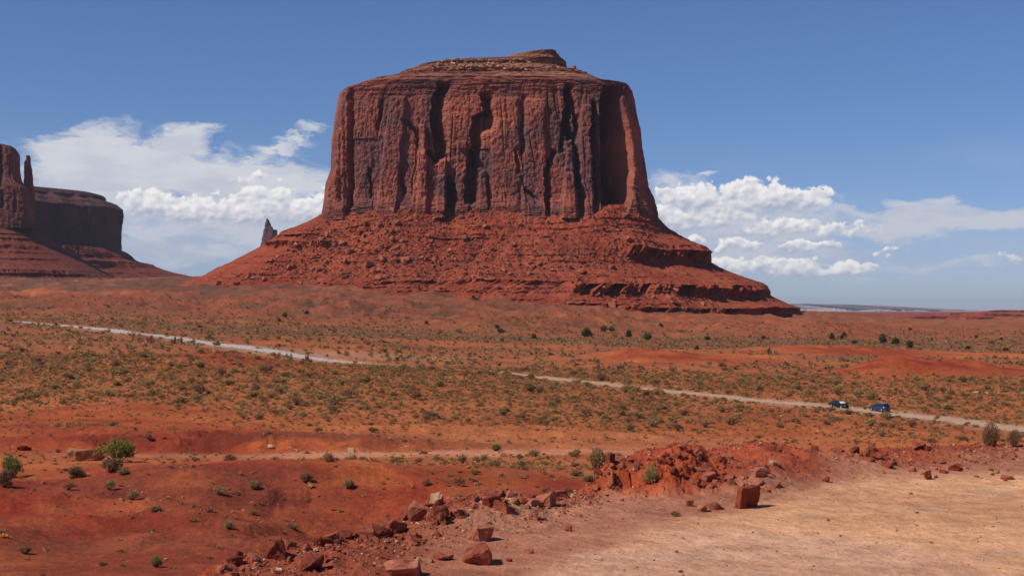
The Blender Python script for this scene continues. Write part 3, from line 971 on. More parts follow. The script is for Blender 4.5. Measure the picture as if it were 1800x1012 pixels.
    bw = np.interp(py, [150, 175, 230, 300, 345, 385], [34, 34, 48, 52, 50, 36])
    wb_ = 3.5 * fbm(py / 70 + 9, px * 0, 2, 749)
    q = (px - bx - wb_) / bw
    d += -52 * sstep(-.08, .10, q) * (1 - sstep(0.85, 1.10, q)) * sstep(146, 172, py) * fr
    # buttresses standing proud
    def buttress(x0, y0, y1, wt, wb, h, skew=0.0):
        k = np.clip((py - y0) / (y1 - y0), 0, 1.3)
        w_ = wt + (wb - wt) * k
        q = np.abs(px - (x0 + skew * (py - y0)) - wob * .6) / w_
        return h * (1 - sstep(0.7, 1.05, q)) * sstep(y0 - 3, y0 + 3, py) * fr
    d += buttress(700, 170, 420, 15, 22, 5, -.10)
    d += buttress(742, 220, 420, 6, 12, 6)
    d += buttress(777, 268, 420, 7, 10, 7)
    d += buttress(776, 310, 420, 8, 9, 7)
    d += buttress(812, 250, 420, 9, 16, 6)
    d += buttress(850, 300, 420, 5, 12, 6)
    d += buttress(888, 172, 420, 26, 30, 2.5)
    d += buttress(940, 175, 330, 20, 24, 4)
    d += buttress(1000, 262, 420, 5, 18, 8)
    d += buttress(1030, 185, 420, 10, 14, 6)
    d += buttress(1000, 305, 420, 9, 22, 4)
    d += buttress(600, 160, 420, 5, 8, 3)
    side = 0.50 + 0.50 * fr
    X2 = X + nX * d * side; Y2 = Y + nY * d * side
    Z2 = Z
    tw = s + 6 * fbm(s / 90, Z / 260, 2, 700)
    tone = 0.9 * (step_noise(tw, Z, 38, 150, 711, 1.0) - .5) + 1.0 * (step_noise(tw + 3, Z, 17, 80, 713, 1.6) - .5) + .5 * fbm(s / 20, Z / 30, 4, 745)
    wpx = px + 6 * fbm(px / 14, py / 20, 3, 746); wpy = py + 8 * fbm(px / 20, py / 14, 3, 747)
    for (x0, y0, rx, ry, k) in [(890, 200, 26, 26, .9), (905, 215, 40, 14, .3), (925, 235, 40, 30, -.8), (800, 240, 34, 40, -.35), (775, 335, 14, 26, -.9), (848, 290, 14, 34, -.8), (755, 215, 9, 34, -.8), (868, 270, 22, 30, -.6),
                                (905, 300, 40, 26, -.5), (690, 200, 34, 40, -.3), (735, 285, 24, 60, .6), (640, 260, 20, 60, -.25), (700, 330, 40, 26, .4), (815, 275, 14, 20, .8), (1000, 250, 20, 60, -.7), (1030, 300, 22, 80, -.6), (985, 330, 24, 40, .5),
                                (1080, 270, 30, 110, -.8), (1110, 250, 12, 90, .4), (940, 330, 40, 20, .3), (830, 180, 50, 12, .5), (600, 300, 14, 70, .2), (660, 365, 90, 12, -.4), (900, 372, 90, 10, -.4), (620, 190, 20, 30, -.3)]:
        tone = tone + k * ell(wpx, wpy, x0, y0, rx, ry, 0, .5)  # patina patches; the tall dark one in the bay paints its shade
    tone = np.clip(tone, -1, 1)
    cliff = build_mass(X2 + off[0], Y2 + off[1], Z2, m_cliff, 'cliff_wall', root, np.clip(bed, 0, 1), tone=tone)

    # ---- talus cone
    tl = [(570, 374), (560, 381), (548, 388), (520, 400), (492, 410), (489, 415), (478, 422), (462, 430), (440, 443), (405, 462), (378, 473), (360, 484), (342, 492), (300, 505), (230, 522), (120, 548), (40, 575)]
    tr = [(1150, 374), (1158, 388), (1175, 402), (1192, 412), (1222, 428), (1241, 438), (1246, 450), (1250, 462), (1268, 472), (1295, 484), (1310, 490), (1336, 499), (1345, 512), (1352, 519), (1380, 533), (1400, 541), (1408, 549), (1420, 556), (1450, 566), (1480, 580)]
    pys = np.linspace(374, 578, 470)
    Dt = 1560.0
    z = (HOR - pys) / F * Dt
    zf = z[0]
    t = zf - z
    yf = 1484 - 1.45 * t - 0.0022 * t * t
    yb = 1745 + 1.5 * t
    X, Y, Z, nX, nY = loft(z, interp_rows(tl, pys), interp_rows(tr, pys), yf, yb, np.interp(pys, [374, 420, 520], [4.2, 2.7, 2.2]), phi)
    s = np.repeat(perim(X, Y)[150:151], len(pys), 0)
    px = 900 + F * X / Y; py = HOR - F * Z / Y
    g = lambda a, b, soft=25: sstep(a - soft, a + soft, px) * (1 - sstep(b - soft, b + soft, px))
    zz = lambda q, D=1400.: (HOR - q) / F * D
    zs = [zz(392, 1470), zz(404, 1460), zz(420, 1440), zz(428, 1440), zz(437, 1430), zz(450, 1420), zz(470, 1400), zz(493, 1370), zz(499, 1365), zz(520, 1340), zz(533, 1330), zz(541, 1325), zz(412, 1480), zz(425, 1480), zz(540, 1450), zz(480, 1440), zz(508, 1400)]
    mk = [g(900, 1150) * .8, g(600, 1140) * .5, g(700, 900), g(1080, 1235), g(1090, 1260, 15), g(1100, 1240, 20) * .6, g(860, 1000) * .5, g(620, 1010), g(1000, 1420, 15), g(1010, 1300) * .6, g(980, 1200), g(1080, 1450),
          g(480, 600), g(470, 590, 15), g(1300, 1450), g(350, 560) * .5, g(1230, 1400)]
    amp = [3, 2.2, 4, 7, 18, 4, 3, 6, 20, 4, 6, 13, 9, 12, 6, 4, 10]
    LL = [4, 3, 5, 4, 9, 5, 4, 6, 10, 5, 6, 9, 5, 6, 6, 4, 7]
    # the two main cliff bands get vertical recesses
    d = ledges(Z, s, zs, amp, LL, 800, -0.15, mk) 
    d += 2.2 * fbm(s / 70, Z / 60, 3, 820) + 1.5 * fbm(s / 16, Z / 14, 4, 822) + 0.8 * fbm(s / 4, Z / 4, 3, 824)
    gul = 1 - np.abs(perlin(s / 38, Z / 160, 826)) * 2
    d -= 3.5 * gul * sstep(380, 430, py)
    sm = ledges(Z, s, [zz(q, 1400) for q in (396, 410, 446, 458, 482, 487, 506, 513, 527)], [2.4] * 9, [2.5] * 9, 850, 0.05)
    d += sm
    # debris fans reaching up the wall
    fan = 5 * ell(px, py, 690, 395, 70, 40, 0, .6) + 6 * ell(px, py, 1080, 400, 60, 42, 0, .6) + 4 * ell(px, py, 860, 380, 60, 30, 0, .6)
    fr = 0.22 + 0.78 * sstep(0.2, 0.7, -nY)
    X2 = X + nX * (d * fr + fan); Y2 = Y + nY * (d * fr + fan)
    Z2 = Z + fan * .9 + 0.8 * fbm(s / 6, Z / 6, 3, 860)
    talus = build_mass(X2 + off[0], Y2 + off[1], Z2, m_talus, 'talus_slope', root, np.zeros_like(X))
    ROWS['talus'] = (X2, Y2, Z2, px, py)
    return root


big_butte()


# ================================================================== the butte at the left edge with its spire
def left_butte():
    D0 = 2500.0
    root = thing('butte', 'red butte at the left edge with a thin rock finger beside its shoulder', 'butte', (-870, D0, 0))
    ox, oy = 870, -D0
    phi = front_params(420, 160, 60)
    pys = np.concatenate([[252.4], np.linspace(253, 404, 260)])
    L = [(-60, 252), (-130, 256), (-135, 300), (-150, 404)]
    Rr = [(10, 252), (20, 256), (29, 262), (35, 272), (35.5, 300), (38, 318), (42, 326), (52, 332), (55, 360), (58, 380), (61, 404)]
    z = (HOR - pys) / F * (D0 - 60)
    yf = np.interp(pys, [252, 258, 404], [D0 - 60, D0 - 100, D0 - 125]); yb = np.full(len(pys), D0 + 140.0)
    X, Y, Z, nX, nY = loft(z, interp_rows(L, pys), interp_rows(Rr, pys), yf, yb, 5.0, phi, None, -0.36)
    s = np.repeat(perim(X, Y)[120:121], len(pys), 0)
    px = 900 + F * X / Y; py = HOR - F * Z / Y
    fr = sstep(0.3, 0.8, -nY)
    d = wall_detail(s, Z, 900, 1.3) * sstep(252, 262, pys)[:, None]
    low = sstep(300, 330, py)
    d += low * 9
    cr = lambda x0, y0, y1, dep, w: -dep * sstep(-1, 1, px - x0 - 1.5 * fbm(py / 20, px * 0, 2, 77)) * np.exp(-(np.maximum(px - x0, 0) / w) ** 2) * sstep(y0 - 4, y0 + 4, py) * (1 - sstep(y1 - 4, y1 + 4, py))
    d += cr(-2, 256, 330, 12, 6) + cr(3, 338, 365, 10, 5) + cr(24, 338, 375, 6, 5)
    X2 = X + nX * d * (.15 + .85 * fr); Y2 = Y + nY * d * (.15 + .85 * fr)
    build_mass(X2 + ox, Y2 + oy, Z, m_cliff2, 'cliff_wall', root, sstep(380, 396, py), close_top=True)
    # finger
    phis = front_params(60, 50, 20)
    pys = np.concatenate([[275.6], np.linspace(276, 400, 120)])
    L = [(46, 275), (46, 283), (43, 286), (42, 300), (42, 330), (40, 400)]
    Rr = [(53, 275), (54, 283), (54, 288), (56.5, 300), (58, 315), (59, 326), (61, 340), (62, 400)]
    z = (HOR - pys) / F * (D0 - 40)
    X, Y, Z, nX, nY = loft(z, interp_rows(L, pys), interp_rows(Rr, pys), np.full(len(pys), D0 - 64.), np.full(len(pys), D0 - 52.), 3.0, phis)
    s = perim(X, Y)
    d = 1.1 * fbm(s / 6, Z / 9, 3, 930) + 1.5 * (hash01(np.floor(Z / 9).astype(int), np.floor(s / 9).astype(int), 931) - .5)
    build_mass(X + nX * d * .5 + ox, Y + nY * d + oy, Z, m_cliff2, 'spire', root, close_top=True)
    # talus
    pys = np.linspace(392, 530, 260)
    L = [(-160, 392), (-330, 470), (-500, 530)]
    Rr = [(58, 392), (62, 400), (78, 412), (100, 426), (112, 436), (140, 452), (168, 468), (190, 482), (215, 496), (260, 512), (330, 530)]
    z = (HOR - pys) / F * D0
    t = z[0] - z
    yf = D0 - 120 - 1.7 * t; yb = D0 + 150 + 1.5 * t
    X, Y, Z, nX, nY = loft(z, interp_rows(L, pys), interp_rows(Rr, pys), yf, yb, np.interp(pys, [392, 430], [3.5, 2.3]), phi, None, -0.22)
    s = np.repeat(perim(X, Y)[90:91], len(pys), 0)
    px = 900 + F * X / Y; py = HOR - F * Z / Y
    zz = lambda q, D=2250.: (HOR - q) / F * D
    d = ledges(Z, s, [zz(404), zz(412), zz(427), zz(440), zz(452), zz(474), zz(480), zz(495)], [4, 4, 11, 4, 5, 13, 6, 6], [4, 4, 7, 4, 4, 9, 5, 5], 950, -0.2)
    d += 2.4 * fbm(s / 50, Z / 30, 4, 960) + 1.2 * fbm(s / 8, Z / 6, 3, 961)
    fr = .2 + .8 * sstep(0.2, 0.7, -nY)
    build_mass(X + nX * d * fr + ox, Y + nY * d * fr + oy, Z, m_talus2, 'talus_slope', root)


left_butte()


# ================================================================== the shaded mesa behind it
def mesa():
    D0 = 3150.0
    root = thing('mesa', 'dark flat-topped mesa in deep shade behind the rock finger, sunlit only along its top', 'mesa', (-960, D0, 0))
    ox, oy = 960, -D0
    phi = front_params(420, 160, 60)

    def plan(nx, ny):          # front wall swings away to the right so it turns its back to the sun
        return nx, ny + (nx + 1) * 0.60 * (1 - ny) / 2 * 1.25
    pys = np.concatenate([[329.4], np.linspace(330, 452, 240)])
    L = [(-60, 329), (-70, 345), (-80, 452)]
    Rr = [(165, 329), (180, 333), (184, 336), (184, 344), (198, 352), (209, 361), (212, 372), (213.5, 400), (215, 438), (217, 452)]
    z = (HOR - pys) / F * (D0 + 60)
    yf = np.interp(pys, [329, 333, 336, 356, 362, 452], [D0 - 150, D0 - 180, D0 - 182, D0 - 235, D0 - 250, D0 - 262]); yb = np.full(len(pys), D0 + 260.)
    X, Y, Z, nX, nY = loft(z, interp_rows(L, pys), interp_rows(Rr, pys), yf, yb, 6.0, phi, plan)
    s = np.repeat(perim(X, Y)[100:101], len(pys), 0)
    d = wall_detail(s, Z, 1000, 1.5) * sstep(340, 365, pys)[:, None] * 0.9
    # spurs that catch light at the head of the wall
    sp = 1 - np.abs(perlin(s / 75 + .3, Z / 900, 1011)) * 2
    d += 34 * sp * (1 - sstep(355, 420, pys))[:, None] * sstep(336, 352, pys)[:, None]
    d += ledges(Z, s, [(HOR - q) / F * (D0) for q in (335, 347, 357)], [8, 5, 6], [4, 4, 4], 1020, 0.0)
    X2 = X + nX * d * .5; Y2 = Y + nY * d
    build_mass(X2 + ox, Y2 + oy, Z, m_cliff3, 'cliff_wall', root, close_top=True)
    pys = np.linspace(436, 520, 160)
    L = [(-100, 436), (-400, 520)]
    Rr = [(214, 436), (222, 441), (229, 446), (232, 452), (245, 457), (266, 462), (282, 470), (305, 477), (330, 483), (352, 488), (372, 494), (400, 520)]
    z = (HOR - pys) / F * (D0 + 40); t = z[0] - z
    yf = D0 - 262 - 1.5 * t; yb = D0 + 270 + 1.5 * t
    def plan2(nx, ny):
        return nx, ny + (nx + 1) * 0.35 * (1 - ny) / 2
    X, Y, Z, nX, nY = loft(z, interp_rows(L, pys), interp_rows(Rr, pys), yf, yb, np.interp(pys, [436, 470], [4, 2.4]), phi, plan2)
    s = np.repeat(perim(X, Y)[60:61], len(pys), 0)
    d = ledges(Z, s, [(HOR - q) / F * (D0 - 100) for q in (447, 457, 466, 478)], [12, 14, 10, 10], [7, 8, 6, 6], 1050, -0.1)
    d += 15 * fbm(s / 70, Z / 60, 4, 1061) + 5 * fbm(s / 12, Z / 9, 3, 1062)
    build_mass(X + nX * d * .4 + ox, Y + nY * d + oy, Z, m_talus2, 'talus_slope', root)


mesa()


# ================================================================== small far things of rock
def far_spire():
    D0 = 5200.0
    phi = front_params(60, 40, 20)
    pys = np.concatenate([[384.4], np.linspace(385, 560, 240)])
    L = [(468, 384), (467.5, 390), (466, 392), (465.5, 402), (463, 404), (462, 412), (460, 424), (457, 434), (440, 450), (380, 500), (330, 560)]
    Rr = [(471, 384), (473, 387), (474, 391), (476, 393), (477, 398), (480, 400), (480.5, 404), (485.5, 402), (487, 404), (487, 418), (484, 421), (490, 440), (560, 500), (620, 560)]
    z = (HOR - pys) / F * D0
    w = np.interp(pys, [384, 420, 440, 560], [10, 30, 60, 400])
    X, Y, Z, nX, nY = loft(z, interp_rows(L, pys), interp_rows(Rr, pys), D0 - w, D0 + w, 2.6, phi)
    s = perim(X, Y)
    d = 5 * fbm(s / 22, Z / 60, 3, 1101) + 5 * (step_noise(s, Z, 14, 40, 1103) - .5)
    V = np.stack([X + nX * d * .3 + 900, Y + nY * d - D0, Z], -1).reshape(-1, 3)
    nr, nc = X.shape
    V = np.concatenate([V, [V[:nc].mean(0)]])
    j = np.arange(nc)
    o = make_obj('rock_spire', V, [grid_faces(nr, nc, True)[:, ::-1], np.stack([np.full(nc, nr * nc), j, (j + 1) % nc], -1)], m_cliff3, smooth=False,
                 attrs={'shade_band': np.zeros(len(V))})
    o.location = (-900, D0, 0)
    tag(o, 'small jagged rock spire far off, peeping over the left talus slope of the great butte', 'rock spire')


far_spire()


def far_mesa():
    D0 = 26000.0
    m, n, b = new_mat('far_mesa_rock', 0.95)
    ov = n.objvec((1, 1, 9))
    f = n.noise(ov, 0.0012, 6, 0.65); g = n.noise(n.objvec((1, 1, .3)), 0.002, 5, 0.6)
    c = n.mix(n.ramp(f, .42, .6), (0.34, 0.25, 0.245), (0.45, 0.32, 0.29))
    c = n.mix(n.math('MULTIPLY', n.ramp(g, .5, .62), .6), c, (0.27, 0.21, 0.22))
    n.l.new(c, b.inputs['Base Color'])
    phi = front_params(500, 60, 40)
    pys = np.concatenate([[532.6], np.linspace(533, 556, 60)])
    L = [(1200, 532), (1190, 556)]
    Rr = [(1500, 532), (1600, 536), (1722, 541), (1728, 543), (1740, 548), (1760, 552), (1800, 556)]
    # top surface tilts down to the right
    z = (HOR - pys) / F * D0
    yf = np.interp(pys, [532, 534, 540, 545, 550, 556], [D0 - 200, D0 - 500, D0 - 900, D0 - 1000, D0 - 1500, D0 - 2200]); yb = np.full(len(pys), D0 + 4000.)
    X, Y, Z, nX, nY = loft(z, interp_rows(L, pys), interp_rows(Rr, pys), yf, yb, 5.0, phi)
    px = 900 + F * X / Y
    lim = (HOR - np.interp(px, [1380, 1500, 1600, 1700, 1730], [533.5, 535.5, 538, 541, 542])) / F * D0
    s = np.repeat(perim(X, Y)[30:31], len(pys), 0)
    d = 260 * ridge(s / 900, Z / 600, 4, 1201) + 60 * fbm(s / 150, Z / 60, 3, 1203)
    lim = lim + 3 * fbm(s / 400, s * 0, 3, 1205)
    Z = Z[-1:] + (lim - Z[-1:]) * (Z - Z[-1:]) / (Z[:1] - Z[-1:])
    V = np.stack([X + nX * d - 6500, Y + nY * d - D0, Z], -1).reshape(-1, 3)
    nr, nc = X.shape
    V = np.concatenate([V, [V[:nc].mean(0)]]); j = np.arange(nc)
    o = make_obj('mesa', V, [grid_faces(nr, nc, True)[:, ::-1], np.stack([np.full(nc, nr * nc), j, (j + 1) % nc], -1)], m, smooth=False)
    o.location = (6500, D0, 0)
    tag(o, 'long low mesa on the horizon at the right, pale and blue with distance', 'mesa')


far_mesa()
print('masses ok')

# ================================================================== shrubs
def leaf_mat(name, c1, c2, use_tint=False):
    m, n, b = new_mat(name, 0.9)
    if use_tint:
        c = n.attr('tint', 'Color')
    else:
        oi = n.n.new('ShaderNodeObjectInfo')
        c = n.mix(oi.outputs['Random'], c1, c2)
    f = n.noise(n.objvec(), 6.0, 3, 0.6)
    c = n.mix(1.0, c, n.mix(n.ramp(f, .3, .7), (0.72, 0.72, 0.72), (1.3, 1.3, 1.3)), 'MULTIPLY')
    n.l.new(c, b.inputs['Base Color'])
    tl = n.n.new('ShaderNodeBsdfTranslucent'); n.l.new(c, tl.inputs['Color'])
    ms = n.n.new('ShaderNodeMixShader'); ms.inputs[0].default_value = 0.42
    n.l.new(b.outputs[0], ms.inputs[1]); n.l.new(tl.outputs[0], ms.inputs[2])
    n.l.new(ms.outputs[0], m.node_tree.nodes['Material Output'].inputs['Surface'])
    return m


m_sage = leaf_mat('sage_leaves', (0.34, 0.225, 0.095), (0.43, 0.29, 0.13))
m_brown = leaf_mat('dry_twigs', (0.30, 0.155, 0.085), (0.37, 0.20, 0.11))
m_straw = leaf_mat('straw_leaves', (0.50, 0.36, 0.14), (0.40, 0.29, 0.12))
m_green = leaf_mat('green_leaves', (0.25, 0.24, 0.06), (0.30, 0.27, 0.075))
m_tinted = leaf_mat('scrub_leaves', None, None, True)
m_wood = new_mat('shrub_wood', 0.9)[0]
m_wood.node_tree.nodes['Principled BSDF'].inputs['Base Color'].default_value = (0.13, 0.075, 0.05, 1)


def shrub_proto(seed, nleaf, size, flat=0.62, wispy=0.3, lobes=5):
    """unit shrub: dome of radius ~0.5 and height ~flat, made of many small leaf faces"""
    r = np.random.default_rng(seed)
    lc = np.stack([r.uniform(-.17, .17, lobes), r.uniform(-.17, .17, lobes), r.uniform(.12, .3, lobes)], 1)
    lr = r.uniform(.2, .33, lobes)
    k = r.integers(0, lobes, nleaf)
    d = r.normal(size=(nleaf, 3)); d[:, 2] = np.abs(d[:, 2]) * .9 - .1
    d /= np.linalg.norm(d, axis=1)[:, None]
    rr = lr[k] * (0.55 + 0.5 * r.random(nleaf)) + wispy * lr[k] * r.random(nleaf) ** 4 * .6
    p = lc[k] + d * rr[:, None]
    p[:, 2] = np.maximum(p[:, 2], 0.01) * (flat / .5)
    # leaf = a narrow triangle, pointing outwards
    out = d * .8 + r.normal(size=(nleaf, 3)) * .55 + np.array([0, 0, .35]); out /= np.linalg.norm(out, axis=1)[:, None]
    sd = np.cross(out, r.normal(size=(nleaf, 3))); sd /= np.linalg.norm(sd, axis=1)[:, None] + 1e-9
    L = size * r.uniform(.7, 1.4, nleaf)[:, None]; w = L * .42
    v = np.stack([p - out * L * .4 - sd * w, p - out * L * .4 + sd * w, p + out * L], 1).reshape(-1, 3)
    f = np.arange(nleaf * 3).reshape(-1, 3)
    return v, f


def twig_proto(seed, n, h=.55):
    r = np.random.default_rng(seed)
    V = []; Fc = []
    for i in range(n):
        a = r.uniform(0, 6.283); t = r.uniform(.15, .5)
        e = np.array([math.cos(a) * t, math.sin(a) * t, h * r.uniform(.55, .95)])
        b0 = np.array([math.cos(a) * .03, math.sin(a) * .03, -.05])
        mid = (b0 + e) / 2 + r.normal(size=3) * .03
        for (p, q, w0, w1) in ((b0, mid, .016, .011), (mid, e, .011, .003)):
            s1 = np.array([-math.sin(a), math.cos(a), 0.]); s2 = np.cross(q - p, s1); s2 /= np.linalg.norm(s2)
            k = len(V)
            for c_, w_ in ((p, w0), (q, w1)):
                for g in range(3):
                    an = g * 2.0944
                    V.append(c_ + (s1 * math.cos(an) + s2 * math.sin(an)) * w_)
            for g in range(3):
                Fc.append([k + g, k + (g + 1) % 3, k + 3 + (g + 1) % 3, k + 3 + g])
    return np.array(V), np.array(Fc)


def merged(protos, pos, scale, rot, tint):
    """many instances joined in one mesh"""
    V = []; Fs = []; T = []; off = 0
    which = rng.integers(0, len(protos), len(pos))
    for k, (v, f) in enumerate(protos):
        i = np.where(which == k)[0]
        if not len(i): continue
        c = np.cos(rot[i])[:, None]; s_ = np.sin(rot[i])[:, None]
        sc = scale[i]
        x = v[None, :, 0] * sc[:, 0:1]; y = v[None, :, 1] * sc[:, 1:2]; z = v[None, :, 2] * sc[:, 2:3]
        W_ = np.stack([x * c - y * s_, x * s_ + y * c, z], -1) + pos[i][:, None, :]
        V.append(W_.reshape(-1, 3))
        T.append(np.repeat(tint[i], len(v), 0))
        Fs.append((f[None] + (np.arange(len(i)) * len(v))[:, None, None] + off).reshape(-1, f.shape[1]))
        off += len(i) * len(v)
    return np.concatenate(V), np.concatenate(Fs), np.concatenate(T)


# --- candidate places on the valley floor
def scatter(n, d0, d1, p0=-150, p1=1950, power=1.0):
    D = np.sqrt(rng.uniform(d0 * d0, d1 * d1, n)); px = rng.uniform(p0, p1, n)
    return (px - 900) / F * D, D, px


PAL = np.array([(0.255, 0.185, 0.098), (0.30, 0.215, 0.105), (0.27, 0.165, 0.100), (0.215, 0.170, 0.092), (0.40, 0.275, 0.115), (0.28, 0.165, 0.115)])


def pal(n, far=None):
    t = PAL[rng.choice(len(PAL), n, p=[.26, .2, .18, .16, .09, .11])] * rng.uniform(.8, 1.2, (n, 1))
    return t * np.array([1.46, 1.24, .98])


def vis_row(px):      # photo row below which the overlook hides the valley
    return np.interp(px, [-100, 370, 380, 530, 680, 760, 850, 1000, 1030, 1060, 1120, 1350, 1640, 1800], [1100, 1100, 1005, 975, 950, 905, 880, 882, 860, 805, 790, 800, 800, 812])


X1, Y1, P1 = scatter(52000, 84, 420)
dens = veg_density(X1, Y1)
z1 = ground_z(X1, Y1)
row1 = HOR - F * z1 / Y1
area = 0.5 * 0.84 * (420 ** 2 - 84 ** 2)
keep = (rng.random(len(X1)) < dens * 0.29 + .010) & (row1 < vis_row(P1) + 6)
X1, Y1, P1, z1, row1 = (a[keep] for a in (X1, Y1, P1, z1, row1))
w1 = np.exp(rng.normal(-0.17, 0.45, len(X1))) * np.interp(Y1, [84, 190, 230, 420], [0.75, 0.85, 1.0, 1.25])
w1 = np.clip(w1, .35, 3.4)
big = w1 * F / Y1
order = np.argsort(-big)
print('near shrubs', len(X1))
NIND = 262
ind = order[:NIND]
rest = order[NIND:]

protosH = [shrub_proto(i, 420, .085, .55 + .06 * (i % 3), .3 + .1 * (i % 2), 4 + i % 4) for i in range(6)]
twH = [twig_proto(50 + i, 22) for i in range(6)]
shrub_meshes = {}


def shrub_mesh(kind, i):
    key = (kind, i)
    if key not in shrub_meshes:
        v, f = protosH[i]; tv, tf = twH[i]
        mats = [{'sage': m_sage, 'brown': m_brown, 'straw': m_straw, 'green': m_green}[kind], m_wood]
        o = make_obj('shrub', np.concatenate([v, tv]), [f, tf + len(v)], mats, mat_idx=[0] * len(f) + [1] * len(tf))
        shrub_meshes[key] = o.data
        bpy.data.objects.remove(o)
    return shrub_meshes[key]


def zone(px, D):
    if D < 150: return 'on the red clay slopes below the overlook'
    if D < 207: return 'beside the pale wash behind the red mound'
    if D < 300: return 'on the orange sand between wash and road'
    return 'in the dense scrub beside the road'


def side(px):
    return 'left' if px < 600 else 'middle' if px < 1200 else 'right'


kinds = rng.choice(['sage', 'brown', 'straw'], NIND, p=[.62, .26, .12])
WORD = {'sage': 'grey-green sagebrush', 'brown': 'brown leafless bush', 'straw': 'straw-coloured grassy tuft'}
for n_, i in enumerate(ind):
    o = bpy.data.objects.new({'sage': 'sagebrush', 'brown': 'dry_bush', 'straw': 'grass_tuft'}[kinds[n_]], shrub_mesh(kinds[n_], int(rng.integers(0, 6))))
    COL.objects.link(o)
    sc = w1[i]
    o.location = (X1[i], Y1[i], z1[i] - .04)
    o.scale = (sc * rng.uniform(1, 1.3), sc * rng.uniform(.8, 1.1), sc * rng.uniform(.6, .95))
    o.rotation_euler = (0, 0, rng.uniform(0, 6.28))
    size = 'large' if sc > 1.8 else 'medium' if sc > 1.1 else 'small'
    lab = f"{size} {WORD[kinds[n_]]} {zone(P1[i], Y1[i])}, {side(P1[i])} part of view"
    lab = lab.replace('straw-coloured grassy tuft', 'straw-coloured tuft')
    tag(o, lab, 'shrub', 'low shrubs scattered over the valley floor: ' + lab)

protosM = [shrub_proto(100 + i, 90, .17, .55, .25, 4) for i in range(8)]
protosL = [shrub_proto(200 + i, 26, .34, .5, .2, 3) for i in range(8)]


def rot_sc(n, w):
    return np.stack([w * rng.uniform(.85, 1.35, n), w * rng.uniform(.8, 1.1, n), w * rng.uniform(.5, .9, n)], 1), rng.uniform(-.5, .5, n)


pos = np.stack([X1, Y1, z1 - .05], 1)[rest]
sc_, ro_ = rot_sc(len(rest), w1[rest])
a = len(rest) // 2
va, fa, ta = merged(protosM, pos[:a], sc_[:a], ro_[:a], pal(a))
vb, fb, tb = merged(protosL, pos[a:], sc_[a:], ro_[a:], pal(len(rest) - a))
# far scrub
X2, Y2, P2 = scatter(60000, 415, 1150)
d2 = veg_density(X2, Y2)
k2 = rng.random(len(X2)) < np.clip(d2 * .85 + .05, 0, 1) * np.interp(Y2, [400, 700, 1150], [.50, .36, .22])
X2, Y2, P2 = X2[k2], Y2[k2], P2[k2]
w2 = np.clip(np.exp(rng.normal(.30, .35, len(X2))), .5, 3.2)
s2, r2 = rot_sc(len(X2), w2)
print('far shrubs', len(X2))
protosF = [shrub_proto(300 + i, 13, .5, .5, .2, 3) for i in range(8)]
vc, fc, tcx = merged(protosF, np.stack([X2, Y2, ground_z(X2, Y2) - .1], 1), s2, r2, pal(len(X2)) * .95)
X3, Y3, P3 = scatter(40000, 84, 430)
k3 = (rng.random(len(X3)) < .10 + .55 * veg_density(X3, Y3) + .35 * sstep(205, 215, Y3)) & (rng.random(len(X3)) < .6)
z3 = ground_z(X3, Y3)
k3 &= (HOR - F * z3 / Y3 < vis_row(P3) + 6) & (road_mask(X3, Y3) > 1.1) & ~((Y3 > 190) & (Y3 < 199) & (P3 > 450) & (P3 < 1100))
X3, Y3, z3 = X3[k3], Y3[k3], z3[k3]
s3, r3 = rot_sc(len(X3), np.clip(np.exp(rng.normal(-.75, .35, len(X3))), .2, .95))
vd, fd, td = merged([shrub_proto(350 + i, 14, .42, .5, .3, 2) for i in range(8)], np.stack([X3, Y3, z3 - .03], 1), s3, r3, pal(len(X3)) * np.array([1.1, 1.02, .85]))
print('tufts', len(X3))
V = np.concatenate([va, vb, vc, vd]); Fq = np.concatenate([fa, fb + len(va), fc + len(va) + len(vb), fd + len(va) + len(vb) + len(vc)])
scrub = make_obj('scrub', V, Fq, m_tinted, attrs={'tint': np.concatenate([ta, tb, tcx, td])})
tag(scrub, 'countless small grey-olive desert shrubs covering the plain out to the buttes', 'scrub', kind='stuff')


# --- the bushes that stand out
def bush(px, py, wpx, hpx, kind, label, D=None, name='desert_bush', lean=0.0, lobes=6, seed=0, leaf=.06, nleaf=1500, group=None):
    if D is None:
        p = solve(px, py)
    else:
        p = np.array([(px - 900) / F * D, D])
    z = float(ground_z(np.array([p[0]]), np.array([p[1]]))[0])
    w = wpx / F * p[1]; h = hpx / F * p[1]
    t = thing(name, label, 'bush', (p[0], p[1], z - .03 * w), float(seed), group)
    v, f = shrub_proto(900 + seed, nleaf, leaf, .62, .45, lobes)
    mm = {'sage': m_sage, 'brown': m_brown, 'straw': m_straw, 'green': m_green}[kind]
    fo = make_obj('foliage', v * np.array([w, w, h / .60]), f, mm, t)
    tv, tf = twig_proto(950 + seed, 40, .6)
    make_obj('branches', tv * np.array([w, w, h / .60]), tf, m_wood, t)
    return t


bush(207, 812, 64, 38, 'green', 'big bright green bush right beside the large ochre boulder', lobes=8, seed=1)
bush(20, 840, 42, 38, 'green', 'tall grey-green bush at the left edge near the red mound', lobes=7, seed=2, leaf=.05)
bush(196, 829, 40, 22, 'brown', 'low grey-brown bush in front of the bright green bush', seed=3)
bush(8, 856, 30, 26, 'brown', 'dark brown bush cut by the left edge below a green one', seed=4)
bush(131, 838, 34, 18, 'brown', 'low dry brown bush left of the grey-brown one at the mound crest', seed=5)
bush(1051, 812, 34, 36, 'sage', 'upright olive bush beside the wash at the left end of the knoll', D=150, seed=6)
bush(872, 792, 22, 14, 'green', 'small bright green round bush on the edge of the pale wash', seed=7)
bush(614, 858, 24, 16, 'sage', 'round dark sage bush on the crest of the red clay slope', seed=8)
bush(448, 860, 26, 16, 'sage', 'sage bush left of centre on the upper red clay slope', seed=9)
